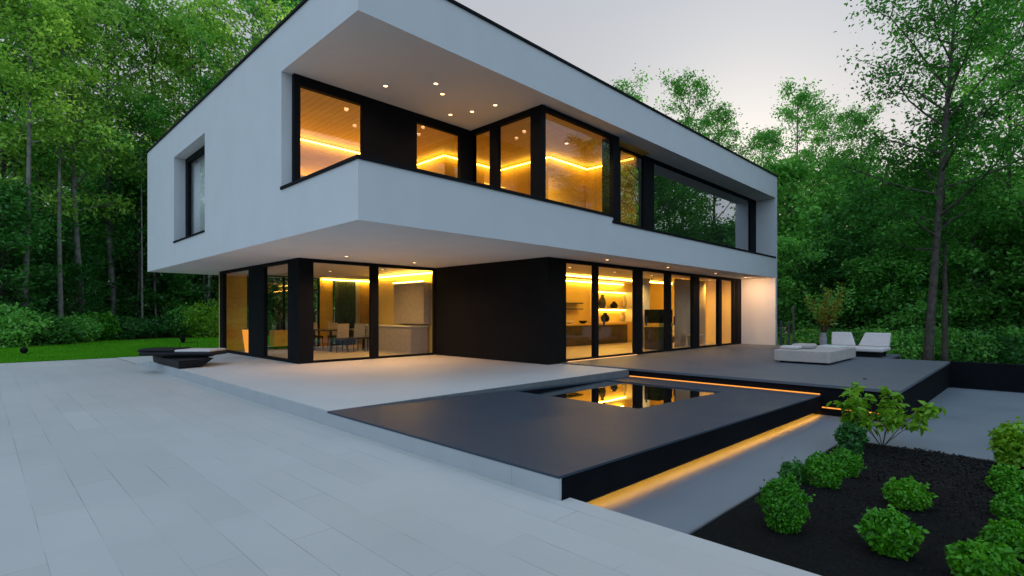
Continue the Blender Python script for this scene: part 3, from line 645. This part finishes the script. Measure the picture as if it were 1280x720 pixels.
# upstairs
UT = thing('added_lit_shelf', 'added lit oak shelf in place of a reflected light line, upper left window', 'shelf', (6.5, 13.9, 4.9))  # shelf and strip added where a light line shows as a reflection
g = MB(); g.box(4.7, 9.0, 13.8, 14.09, 4.98, 5.03); part('board', g, M['wood_wall'], UT)
g = MB(); g.box(4.8, 8.9, 13.92, 13.95, 5.031, 5.05); part('light_strip', g, M['led_dn'], UT)

# ------------------------------------------------------------------ terrace furniture
OT = thing('coffee_table', 'low pale upholstered block table on the raised slate terrace', 'table', (16.6, 4.3, .03))
g = MB(); g.box(15.3, 17.9, 3.77, 4.88, .031, .075); part('plinth', g, M['black'], OT)
g = MB(); g.box(15.2, 18.0, 3.66, 5.0, .076, .375); part('block', g, M['plinth'], OT, bevel=.02)
def tray(lab, q, m):
    t = thing('tray', lab, 'tray', (q[0], q[2], .377)); g = MB(); g.box(q[0], q[1], q[2], q[3], .377, .400); part('base', g, m, t, bevel=.005)
    for a_ in (q[0], q[1]-.02): g = MB(); g.box(a_, a_+.02, q[2], q[3], .4005, .42); part('handle', g, m, t)
tray('flat white tray on the right half of the pale block table', (17.0, 17.75, 3.8, 4.4), M['ceramic'])
def softbox(name, q, h, m, lab, cat):
    t = thing(name, lab, cat, (q[0], q[2], .377)); g = MB(); g.box(q[0], q[1], q[2], q[3], .377, .377+h); part('body', g, m, t, bevel=h*.42, seg=4)
    g = MB(); g.box(q[0]-.004, q[1]+.004, q[2]-.004, q[3]+.004, .377+h*.47, .377+h*.53); part('piping', g, m, t, bevel=.003)
softbox('cushion', (15.95, 16.6, 4.3, 4.8), .13, M['plinth'], 'beige cushion lying on the middle of the pale block table', 'cushion')
softbox('cushion', (15.5, 15.95, 4.5, 4.95), .09, M['cushion'], 'small white cushion on the left end of the pale block table', 'cushion')
LG = thing('lounge_seat', 'wide white outdoor lounge seat with two backrests on a black base', 'sofa', (19.5, 4.0, .03))
g = MB(); g.box(18.98, 20.0, 3.25, 4.9, .031, .19); part('base', g, M['black'], LG, bevel=.01)
g = MB(); g.box(18.85, 20.1, 3.15, 5.0, .191, .31); part('seat', g, M['cushion'], LG, bevel=.04, seg=3)
def back(y0, y1, t0, t1):
    g = MB(); g.hexa([(19.86, y0, .312), (20.02, y0, .312), (20.02, y1, .312), (19.86, y1, .312)], [(19.98, y0+t0, .74), (20.1, y0+t0, .74), (20.1, y1-t1, .74), (19.98, y1-t1, .74)])
    part('backrest', g, M['cushion'], LG, bevel=.035, seg=3)
back(3.16, 3.98, -.03, .16); back(4.06, 4.74, .14, -.02)
def post(lab, x, y, h, arm):
    t = thing('garden_post_light', lab, 'lamp post', (x, y, .03)); g = MB(); g.box(x-.03, x+.03, y-.03, y+.03, .031, h); part('post', g, M['steel'], t, bevel=.004)
    g = MB()
    if arm: g.box(x-.03, x+.16, y-.03, y+.03, h, h+.05)
    else: g.lathe((x, y, h), [(.045, 0), (.045, .06), (.02, .09)], 10)
    part('lamp_head', g, M['steel'], t)
x, y = spot(992, 21.2); post('taller dark blue garden post light, right of the house end wall', x, y, 1.55, False)
x, y = spot(986, 20.6); post('lower dark blue garden post light, left of the taller one', x, y, .95, False)
x, y = spot(976.5, 20.6); post('slim dark post with a short arm close to the house end wall', x, y, 1.02, True)
# drain dot on the terrace
x, y = spot(1081, 10.6); t = thing('floor_drain', 'tiny dark round drain in the raised terrace', 'drain', (x, y, .03)); g = MB(); g.lathe((x, y, .0305), [(.035, 0), (.035, .012), (.02, .014)], 12); part('cap', g, M['black'], t)
# vase with tall dry grass
x, y = spot(1029, 19.6); VX, VY = x, y
t = thing('floor_vase', 'tall grey vase standing behind the pale block table', 'vase', (x, y, .03)); g = MB(); g.lathe((x, y, .031), [(.10, 0), (.13, .1), (.13, .4), (.09, .55), (.10, .6)], 18); part('body', g, M['greyfab'], t, smooth=True)
g = MB(); g.lathe((x, y, .632), [(.10, 0), (.11, .015)], 18); part('rim', g, M['greyfab'], t)

# ------------------------------------------------------------------ daybed on the left of the patio
DB = thing('daybed', 'black outdoor daybed with white mattress on a wedge shaped base', 'daybed', (3.9, 14.7, 0))
g = MB(); g.hexa([(3.42, 14.75, .002), (3.95, 14.9, .002), (3.95, 17.3, .002), (3.42, 17.45, .002)], [(3.40, 14.72, .20), (4.22, 14.85, .22), (4.22, 17.2, .22), (3.40, 17.45, .18)]); part('base', g, M['black_fabric'], DB, bevel=.012)
cx_, cy_ = spot(224, 13.9); RT = Vector((SA, -CA)); FW = Vector((CA, SA))
def slab(a0, a1, b0, b1, z0, z1, name, m_, bv, tip=0):
    P = [Vector((cx_, cy_))+RT*a+FW*b for a, b in ((a0+tip, b0), (a1, b0), (a1, b1), (a0, b1))]
    g = MB(); g.hexa([(p.x, p.y, z0) for p in P], [(p.x, p.y, z1) for p in P]); part(name, g, m_, DB, bevel=bv, seg=4)
slab(-.2, .75, -.25, .3, .205, .262, 'pedestal', M['black'], .004)
slab(-1.10, 1.06, -.40, .42, .264, .355, 'platform', M['black_fabric'], .04, .30)
slab(.10, 1.03, -.37, .40, .357, .415, 'mattress', M['cushion'], .025)
slab(-.86, .095, -.37, .40, .357, .440, 'bolster', M['black_fabric'], .038)
# black ball and low plant stand on the lawn
x, y = spot(30, 20.0)
t = thing('garden_ball', 'black ball on the lawn', 'ball', (x, y, -.2))
g = MB(); g.lathe((x, y, -.205), [(.06, 0), (.06, .05)], 12); part('stake', g, M['black'], t)
g = MB(); g.lathe((x, y, -.04), [(.12*math.cos(R(a)), .12*math.sin(R(a))) for a in range(-88, 89, 11)], 18); part('globe', g, M['black'], t, smooth=True)
x0, y0 = spot(224, 23.6); x1, y1 = spot(247, 24.2)
t = thing('wire_plant_stand', 'low black wire stand on the lawn behind the daybed', 'stand', (x0, y0, -.2))
g = MB(); g.tube([(x0, y0, .05), (x1, y1, .05)], .012, 6); part('rail', g, M['black'], t)
for x, y in ((x0, y0), (x1, y1)): g = MB(); g.tube([(x, y, -.208), (x, y, .05)], .012, 6); part('leg', g, M['black'], t)
x, y = spot(228.5, 23.7); t = thing('flower_pot', 'small dark pot resting on the black wire stand', 'pot', (x, y, .063)); g = MB(); g.lathe((x, y, .063), [(.07, 0), (.12, .16), (.13, .16), (.13, .19), (.1, .19)], 14); part('body', g, M['black'], t)
g = MB(); g.lathe((x, y, .254), [(.09, 0), (.03, .02)], 12); part('soil', g, M['soil'], t)

# ------------------------------------------------------------------ vegetation
def limb(p0, dir_, ln, r0, rng, up=.25, seg=4):
    pts = [np.array(p0, float)]; d_ = np.array(dir_, float)
    for i in range(seg):
        d_ = d_+rng.normal(size=3)*.10+np.array([0, 0, up/seg]); d_ /= np.linalg.norm(d_); pts.append(pts[-1]+d_*ln/seg)
    return pts, [r0*(1-.8*i/seg) for i in range(seg+1)]

def tree_parts(seed, Ht, cb, cr, nl, ls, tr, leafm, barkm, lean=(0, 0), nlimb=26, prof='oval', spread=.5, path=None):
    """tapered trunk with limbs and twigs + a crown of separate leaves gathered in clumps round the twig ends"""
    rng = np.random.RandomState(seed); g = MB(); cl = []
    sx = rng.normal(size=2)*.25
    def axis(t):
        if path is not None: return np.array([np.interp(t, path[0], path[1]), np.interp(t, path[0], path[2]), t*Ht])
        return np.array([lean[0]*t+sx[0]*math.sin(3.1*t), lean[1]*t+sx[1]*math.sin(2.6*t+.4)-sx[1]*math.sin(.4), t*Ht])
    ts = np.linspace(0, .97, 12); tb = [tr*(1.35 if t == 0 else 1)*(1-.88*t) for t in ts]
    g.tube([axis(t) for t in ts], tb, 8)
    for i in range(nlimb):
        t = cb+(.97-cb)*((i+rng.rand()*.8)/nlimb); h = (t-cb)/(1-cb)
        w_ = {'oval': math.sin(math.pi*min(1, .18+.80*h))**.7, 'cone': 1-.8*h, 'vase': .55+.5*h if h < .75 else 1.2-.9*h}[prof]
        az = i*2.4+rng.rand()*.9; el = R(rng.uniform(5, 35)+30*h)
        d_ = (math.cos(az)*math.cos(el), math.sin(az)*math.cos(el), math.sin(el)); ln = cr*w_*rng.uniform(.65, 1.15)
        pts, rr = limb(axis(t), d_, ln, tr*.30*(1-.6*t)+.012, rng, .35); g.tube(pts, rr, 5, False)
        for k in range(5):
            s = rng.uniform(.3, 1); q = np.array([np.interp(s*4, range(5), [p[a] for p in pts]) for a in range(3)])
            a2 = az+rng.uniform(-1.3, 1.3); e2 = R(rng.uniform(-10, 40)); l2 = ln*rng.uniform(.15, .42)
            p2, r2 = limb(q, (math.cos(a2)*math.cos(e2), math.sin(a2)*math.cos(e2), math.sin(e2)), l2, .018+tr*.03, rng, .15, 3); g.tube(p2, r2, 4, False)
            cl.append((p2[-1], 1)); cl.append((p2[2], .7)); cl.append((p2[1], .5))
        cl.append((pts[-1], 1))
    C = np.array([c_[0] for c_ in cl]); W = np.array([c_[1] for c_ in cl])*rng.uniform(.3, 1.4, len(cl)); W /= W.sum()
    idx = rng.choice(len(C), nl, p=W); sg = spread*np.array([1, 1, .55])
    c = C[idx]+rng.normal(size=(nl, 3))*sg*rng.uniform(.4, 1.1, (len(C), 1))[idx]
    c[:, 2] = np.maximum(c[:, 2], .15)
    v, f = leaves(c, ls*rng.uniform(.6, 1.25, nl), rng, LEAF4, None, .5, .6)
    return g, v, f
def make_tree(name, label, cat, group, *a, **k):
    leafm, barkm = a[7], a[8]
    g, v, f = tree_parts(*a, **k)
    t = thing(name, label, cat, (0, 0, 0), group); ORG[t.name] = (0, 0, 0)
    g.build('trunk', M[barkm], t, smooth=True)
    o = bpy.data.objects.new('crown', np_mesh('crown', v, f, M[leafm])); COL.objects.link(o); o.parent = t
    return t

#            seed  H  cb   cr  nl    ls  tr   leaf  bark
protos = [
  ('forest_tree', (11, 20, .30, 4.8, 6400, .25, .15, 'leaf_yel', 'bark_pale'), dict(lean=(.6, .2))),
  ('forest_tree', (12, 20, .25, 5.0, 9800, .24, .16, 'leaf_mid', 'bark'), dict(lean=(-.5, .4), nlimb=30)),
  ('forest_tree', (13, 20, .38, 4.4, 5800, .24, .13, 'leaf_yel', 'bark'), dict(lean=(.3, -.6), prof='vase')),
  ('forest_tree', (14, 20, .22, 4.8, 10000, .23, .16, 'leaf_blue', 'bark'), dict(lean=(.2, .6), nlimb=32)),
  ('forest_tree', (15, 20, .45, 4.2, 5600, .24, .12, 'leaf_mid', 'bark_pale'), dict(lean=(-.8, -.1), prof='vase', nlimb=22)),
  ('young_tree', (16, 8, .06, 2.6, 6500, .22, .08, 'leaf_dark', 'bark'), dict(nlimb=30, prof='oval', spread=.42)),
  ('young_tree', (17, 8, .10, 2.3, 6000, .21, .07, 'leaf_mid', 'bark'), dict(nlimb=28, prof='cone', spread=.42)),
  ('young_tree', (18, 8, .05, 2.8, 6500, .23, .08, 'leaf_blue', 'bark'), dict(nlimb=30, prof='oval', spread=.45)),
]
PROTO = []
for nm, a, k in protos:
    t = make_tree(nm, 'tree in the wood', 'tree', 'wood', *a, **k); PROTO.append([t, a[1], False])
rnd = random.Random(77)
def place(i, x, y, z, h, label, group, wide=1.0):
    p = PROTO[i]
    if p[2]: o = copy_tree(p[0])
    else: o = p[0]; p[2] = True
    s = h/p[1]; sw = s*wide if h > 9 else s*1.15*wide
    o.location = (x, y, z); o.rotation_euler = (0, 0, rnd.uniform(0, 6.28)); o.scale = (sw, sw, s); o['label'] = label; o['group'] = group
    return o
def place_px(i, px, dep, ytop, label, group, z=-.2, wide=1.0):
    x, y = spot(px, dep); return place(i, x, y, z, EYE+(HOR-ytop)*dep/F-z, label, group, wide)
GL, GR, GB, GH = 'tall trees of the wood left of the lawn', 'tall trees of the wood right of the terrace', 'young trees filling the wood edge left of the lawn', 'young trees filling the wood right of the terrace'
# left wood, front row then rear rows
tl = 'tall leafy tree in the wood beyond the lawn, left of the house'
row = [(-45, 27, -80, 0), (8, 30, -60, 1), (55, 33, -50, 2), (105, 32, -40, 0), (150, 36, -25, 0), (195, 38, 14, 2), (228, 39, 18, 0), (262, 40, 22, 2), (300, 40, -10, 0), (340, 43, -20, 1), (375, 46, 10, 3)]
for px, dp, yt, i in row: place_px(i, px+rnd.uniform(-8, 8), dp, yt, tl, GL)
for px in range(-60, 420, 34):
    place_px(rnd.choice([0, 1, 2, 3, 4]), px+rnd.uniform(-12, 12), rnd.uniform(47, 60), rnd.uniform(110, 200), tl, GL, wide=1.0)
yl = 'young dark leafy tree at the edge of the wood beyond the lawn'
for px in range(-70, 330, 23):
    b = 24 if px < 20 else (27.5 if px < 110 else (34 if px < 200 else 36.5))
    place_px(rnd.choice([5, 6, 5, 5]), px+rnd.uniform(-9, 9), b+rnd.uniform(1.5, 6), rnd.uniform(215, 345), yl, GB)
for px in range(-60, 460, 26):
    place_px(rnd.choice([5, 5, 7, 6]), px+rnd.uniform(-9, 9), rnd.uniform(41, 52), rnd.uniform(190, 260), yl, GB)
for px, dp, yt in ((-8, 31, -60), (98, 34, -30), (146, 37, 0), (214, 41, 30)):
    place_px(4, px, dp, yt, 'slim tree with bare pale trunk in the dark wood edge left of the house', 'slim pale trunked trees at the wood edge', wide=.8)
# wood right of the terrace
tr_ = 'tall leafy tree in the wood beyond the terrace, right of the house'
row = [(768, 44, 106, 4), (862, 42, 106, 3), (905, 46, 138, 3), (995, 36, 114, 1), (1040, 40, 150, 3), (1085, 35, 140, 3), (960, 44, 165, 1), (1245, 27, -40, 3), (1300, 24, -60, 1), (1130, 38, 215, 1)]
for px, dp, yt, i in row: place_px(i, px, dp, yt, tr_, GR, z=-1.0, wide=.9)
for px in range(880, 1400, 30):
    place_px(rnd.choice([1, 3, 3, 4]), px+rnd.uniform(-10, 10), rnd.uniform(46, 62), rnd.uniform(205, 265), tr_, GR, z=-1.0, wide=1.25)
yr = 'young leafy tree in the dense undergrowth beyond the terrace'
for px in range(985, 1380, 24):
    place_px(rnd.choice([6, 7, 7, 5]), px+rnd.uniform(-9, 9), rnd.uniform(28, 32) if px < 1060 else rnd.uniform(23, 30), rnd.uniform(235, 335), yr, GH, z=-1.0)
for px in range(930, 1380, 24):
    place_px(rnd.choice([6, 7, 6]), px+rnd.uniform(-9, 9), rnd.uniform(31, 42), rnd.uniform(205, 270), yr, GH, z=-1.0)
# behind the house, low enough to stay under its roofline
for px in range(430, 900, 36):
    place_px(rnd.choice([5, 6, 7]), px+rnd.uniform(-9, 9), rnd.uniform(42, 52), rnd.uniform(200, 250), 'young leafy tree in the wood directly behind the house', 'young trees behind the house')
# wood that stands opposite the house and shows in its window reflections
def mirrored(n_, a0, a1, r0, r1, h0, h1, kinds, z, lab, grp, cx=10, cy=10):
    k = 0
    while k < n_:
        a_ = R(rnd.uniform(a0, a1)); r_ = rnd.uniform(r0, r1); x = cx+math.cos(a_)*r_; y = cy+math.sin(a_)*r_
        fw = x*CA+y*SA
        if fw > 0 and abs(x*SA-y*CA)/fw < 1.0+5/max(fw, 5): continue       # keep clear of what the camera sees directly
        place(rnd.choice(kinds), x, y, z, rnd.uniform(h0, h1), lab, grp, 1.1); k += 1
mirrored(26, -72, -8, 27, 55, 12, 18, [0, 1, 2, 3, 4], -1.0, 'leafy tree of the wood opposite the house, mirrored in its windows', 'trees mirrored in the windows')
mirrored(26, -75, -8, 25, 45, 5, 9, [5, 6, 7], -1.0, 'young tree of the wood opposite the house, mirrored in its windows', 'young trees mirrored in the windows')
mirrored(16, 100, 135, 22, 44, 10, 17, [0, 1, 3], -.2, 'leafy tree beyond the lawn, mirrored in the left glass wall', 'trees mirrored in the left glass wall', 6, 17)
mirrored(20, 100, 135, 20, 36, 4, 8, [5, 6, 7], -.2, 'young tree beyond the lawn, mirrored in the left glass wall', 'young trees mirrored in the left glass wall', 6, 17)

# single trees one can pick out
def own_tree(name, label, px, dep, pxtop, ytop, z, cb, cr, nl, ls, tr, leafm, barkm, seed, **k):
    x, y = spot(px, dep); h = EYE+(HOR-ytop)*dep/F-z; dx = (pxtop-px)/F*dep
    lean = (dx*SA, -dx*CA)
    t = make_tree(name, label, 'tree', 'trees that stand out from the wood', seed, h, cb, cr, nl, ls, tr, leafm, barkm, lean=lean, **k); t.location = (x, y, z)
own_tree('tall_tree', 'tall dark trunked tree leaning right beyond the retaining wall', 1158, 19, 1200, -60, -1.0, .30, 3.5, 18000, .15, .16, 'leaf_tall', 'bark', 41, nlimb=34, prof='oval', spread=.5)
own_tree('slender_tree', 'slender dark tree just right of the leaning trunk, in undergrowth', 1181, 21, 1178, 150, -1.0, .45, 2.2, 5000, .19, .12, 'leaf_tall', 'bark', 42, nlimb=18)
own_tree('slender_tree', 'slender pale trunked tree nearest the left edge of the lawn', 30, 27, 38, -70, -.2, .50, 3.2, 9000, .22, .15, 'leaf_yel', 'bark_pale', 43, nlimb=20, prof='vase')
own_tree('slender_tree', 'slender pale crooked tree, second from the left of the lawn', 77, 29, 84, 20, -.2, .55, 2.8, 6500, .22, .14, 'leaf_yel', 'bark_pale', 44, nlimb=18)
own_tree('slender_tree', 'thin pale bare trunk left of the upper floor corner', 178, 35, 176, 120, -.2, .6, 2.0, 3500, .22, .08, 'leaf_mid', 'bark_pale', 45, nlimb=14)
own_tree('slender_tree', 'thin grey trunk by the lawn between daybed and house', 260, 37, 262, 100, -.2, .6, 2.0, 3500, .22, .10, 'leaf_mid', 'bark_pale', 46, nlimb=14)
own_tree('slender_tree', 'thin grey bare trunk in the wood above the daybed', 196, 37, 199, 140, -.2, .65, 1.8, 2500, .22, .07, 'leaf_mid', 'bark_pale', 47, nlimb=12)

# shrubs
def shrub(name, label, loc, rx, rz, nl, ls, leafm, seed, group=None, shape=LEAF6, cat='shrub', lump=.26, fill=.6, stems=9, zc=None):
    """stems plus a shell of outward leaves with a lumpy outline"""
    rng = np.random.RandomState(seed); t = thing(name, label, cat, loc, group)
    g = MB(); cz = (zc if zc is not None else rz*.95)
    for i in range(stems):
        a = rng.rand()*6.28; p, r_ = limb(np.array(loc)+np.array([0, 0, -.02]), (math.cos(a)*.6, math.sin(a)*.6, 1), rz*1.5, .008+.004*rng.rand(), rng, .1); g.tube(p, r_, 5, False)
    part('stem', g, M['twig'], t)
    d_ = rng.normal(size=(nl, 3)); d_ /= np.linalg.norm(d_, axis=1)[:, None]
    lobes = rng.normal(size=(46, 3)); lobes /= np.linalg.norm(lobes, axis=1)[:, None]
    k = np.max(d_ @ lobes.T, 1); k = 1-lump+lump*1.5*np.clip((k-.86)/.14, 0, 1)
    rr = (1-fill*rng.rand(nl)**2)*k; c = d_*rr[:, None]*np.array([rx, rx, rz])+np.array([0, 0, cz]); c[:, 2] = np.maximum(c[:, 2], .015)
    sd = rng.normal(size=(26, 3)); sd[:, 2] = np.abs(sd[:, 2])*.8; sd /= np.linalg.norm(sd, axis=1)[:, None]    # shoots that stick out of the ball
    m_ = nl//7; si = rng.randint(0, 26, m_); sh = sd[si]+rng.normal(size=(m_, 3))*.07; sr = rng.uniform(.85, 1.05+.3*rng.rand(26)[si], m_)
    c[:m_] = sh*sr[:, None]*np.array([rx, rx, rz])+np.array([0, 0, cz]); c[:, 2] = np.maximum(c[:, 2], .015)
    od = d_+np.array([0, 0, .5]); od /= np.linalg.norm(od, axis=1)[:, None]
    v, f = leaves(c, ls*rng.uniform(.6, 1.3, nl), rng, shape, od, .45, .35)
    o = bpy.data.objects.new('foliage', np_mesh('foliage', v, f, M[leafm])); COL.objects.link(o); o.parent = t
    return t
def bed(px, base, w_, h_, label, leafm, nl, ls, seed, **k):
    d_ = F*(EYE+.47)/(base-HOR); x, y = spot(px, d_); z = p3z(x)+.02; d_ = F*(EYE-z)/(base-HOR); x, y = spot(px, d_)
    rx = w_/2*d_/F*.74; rz = h_/2*d_/F*.84
    return shrub('shrub', label, (x, y, p3z(x)+.015), rx, rz, nl, ls, leafm, seed, 'shrubs in the black planting bed', **k)
bed(980, 664, 62, 78, 'tallest fine leaved bush at the front left of the bed', 'leaf_ball', 9282, 0.026, 1, lump=.22)
bed(1028, 614, 50, 54, 'rounded bush behind the tallest fine leaved one', 'leaf_ball', 5746, 0.028, 2)
bed(1055, 596, 44, 40, 'dense ball bush in front of the leafy sapling', 'leaf_ball', 5304, 0.028, 3)
bed(993, 606, 40, 34, 'low dark bush at the channel side of the bed', 'leaf_teal', 3315, 0.028, 4)
bed(1064, 566, 40, 44, 'loose dark green bush left of the leafy sapling', 'leaf_dark', 1560, 0.047, 5, lump=.4, fill=.8)
bed(1135, 636, 56, 42, 'bright green ball bush alone in the middle of the bed', 'leaf_ball', 5746, 0.030, 6)
bed(1113, 688, 70, 55, 'large leaved ball bush at the front middle of the bed', 'leaf_ball', 4199, 0.039, 7)
bed(1268, 582, 52, 62, 'tall broad leaved plant at the far right edge of the bed', 'leaf_lime', 1547, 0.062, 8, lump=.4, fill=.8)
bed(1262, 620, 50, 42, 'ball bush below the tall broad leaved plant', 'leaf_ball', 4199, 0.032, 9)
bed(1270, 655, 54, 44, 'ball bush third down the right edge of the bed', 'leaf_ball', 4199, 0.034, 10)
bed(1266, 694, 66, 46, 'ball bush at the right edge behind the frontmost one', 'leaf_ball', 4199, 0.037, 11)
bed(1228, 728, 78, 58, 'frontmost large leaved ball bush in the right corner of the bed', 'leaf_ball', 4199, 0.040, 12)
# leafy sapling at the back of the bed
def sapling(label, px, base, h, w_, seed):
    d_ = F*(EYE+.5)/(base-HOR); x, y = spot(px, d_); z = p3z(x)+.02; rng = np.random.RandomState(seed)
    t = thing('leafy_sapling', label, 'shrub', (x, y, z)); g = MB(); C = []
    for i in range(9):
        a = i*2.4+rng.rand(); p, r_ = limb((x, y, z-.02), (math.cos(a)*.8, math.sin(a)*.8, 1.0), h*rng.uniform(.7, 1.25), .007, rng, .2, 5); g.tube(p, r_, 5, False)
        for k in range(6):
            s = rng.uniform(.5, 1.0); q = np.array([np.interp(s*5, range(6), [u_[b_] for u_ in p]) for b_ in range(3)]); a2 = a+rng.uniform(-1.4, 1.4)
            p2, r2 = limb(q, (math.cos(a2), math.sin(a2), .25), w_*rng.uniform(.2, .42), .005, rng, -.25, 3); g.tube(p2, r2, 4, False)
            for m_ in np.linspace(.1, 1, 15): C.append(np.array([np.interp(m_*3, range(4), [u_[b_] for u_ in p2]) for b_ in range(3)]))
    part('stem', g, M['twig'], t)
    C = np.array(C)-np.array([x, y, z]); C = C+rng.normal(size=(len(C), 3))*.022
    v, f = leaves(C, .10*rng.uniform(.6, 1.3, len(C)), rng, LEAF6*np.array([.8, 1.15, 1]), None, .5, 1.2)
    o = bpy.data.objects.new('foliage', np_mesh('foliage', v, f, M['leaf_lime'])); COL.objects.link(o); o.parent = t
sapling('leafy many stemmed sapling with lime leaves at the back of the bed', 1103, 560, .74, .48, 21)
# dry grass and leaves in the floor vase
rng = np.random.RandomState(31)
t = thing('dry_grass_spray', 'spray of tall dry grass and green leaves in the grey vase', 'plant', (VX, VY, .60)); g = MB(); C = []; CG = []
for i in range(34):
    a = rng.rand()*6.28; p, r_ = limb((VX, VY, .45), (math.cos(a)*.34+.10, math.sin(a)*.34-.10, 1), rng.uniform(1.1, 2.2), .009, rng, -.12, 5); g.tube(p, r_, 4, False)
    for k in range(46):
        s = rng.uniform(.45, 1); q = np.array([np.interp(s*5, range(6), [u_[b_] for u_ in p]) for b_ in range(3)])+rng.normal(size=3)*np.array([.05, .05, .05])
        (C if i % 2 else CG).append(q-np.array([VX, VY, .60]))
part('stem', g, M['twig'], t)
for nm, cc, mm in (('foliage', np.array(C), 'leaf_dry'), ('foliage', np.array(CG), 'leaf_mid')):
    v, f = leaves(cc, .10*rng.uniform(.6, 1.3, len(cc)), rng, LEAF4*np.array([.6, 1.5, 1]) if mm == 'leaf_dry' else LEAF4, None, .4, -.5)
    o = bpy.data.objects.new(nm, np_mesh(nm, v, f, M[mm])); COL.objects.link(o); o.parent = t
# undergrowth shrubs along the lawn and behind the retaining wall
ug = 'undergrowth shrubs along the lawn'
for i, (px, dp, w_, h_, lm, lab) in enumerate([
    (5, 24.0, 2.2, 1.7, 'leaf_mid', 'broad bush at the far left edge of the lawn'), (40, 25.5, 2.2, 1.5, 'leaf_teal', 'blue green bush right of the broad bush at the lawn edge'),
    (68, 26.5, 1.7, 1.0, 'leaf_teal', 'low blue green bush before the pale crooked trunk'), (98, 28.5, 1.5, 1.3, 'leaf_mid', 'small green bush between the pale trunks'),
    (118, 30, 1.8, 1.5, 'leaf_ball', 'bright green bush at the middle of the lawn edge'), (148, 32, 2.2, 1.3, 'leaf_dark', 'dark low bush at the middle of the lawn edge'),
    (182, 34, 2.2, 1.1, 'leaf_dark', 'dark low bush behind the black daybed'), (215, 35.5, 2.2, 1.3, 'leaf_dark', 'dark low bush behind the wire stand'),
    (240, 36, 2.4, 1.9, 'leaf_mid', 'green bush left of the lower glass corner'), (262, 34, 2.2, 2.2, 'leaf_lime', 'yellow green bush against the lower glass wall')]):
    x, y = spot(px, dp); shrub('shrub', lab, (x, y, -.2), w_*.62, h_*.55, 2600, .17, lm, 60+i, ug, LEAF4, lump=.3, fill=.6)
for i, px in enumerate(range(1016, 1300, 30)):
    x, y = spot(px, 22.2+rnd.uniform(-.6, .8)); shrub('shrub', 'low leafy bush in the undergrowth just beyond the terrace', (x, y, -1.0), 1.3, .85, 2000, .16, ['leaf_mid', 'leaf_dark', 'leaf_blue'][i % 3], 90+i, 'bushes just beyond the terrace', LEAF4, lump=.3, fill=.6)

# ------------------------------------------------------------------ render settings
scene.view_settings.view_transform = 'Standard'; scene.view_settings.look = 'None'; scene.view_settings.gamma = 1; scene.view_settings.exposure = 0
scene.render.engine = 'CYCLES'; cy = scene.cycles
cy.use_denoising = True; cy.max_bounces = 8; cy.diffuse_bounces = 5; cy.glossy_bounces = 4; cy.transparent_max_bounces = 12; cy.transmission_bounces = 4
cy.caustics_reflective = False; cy.caustics_refractive = False; cy.sample_clamp_indirect = 6; cy.use_adaptive_sampling = True; cy.adaptive_threshold = .02
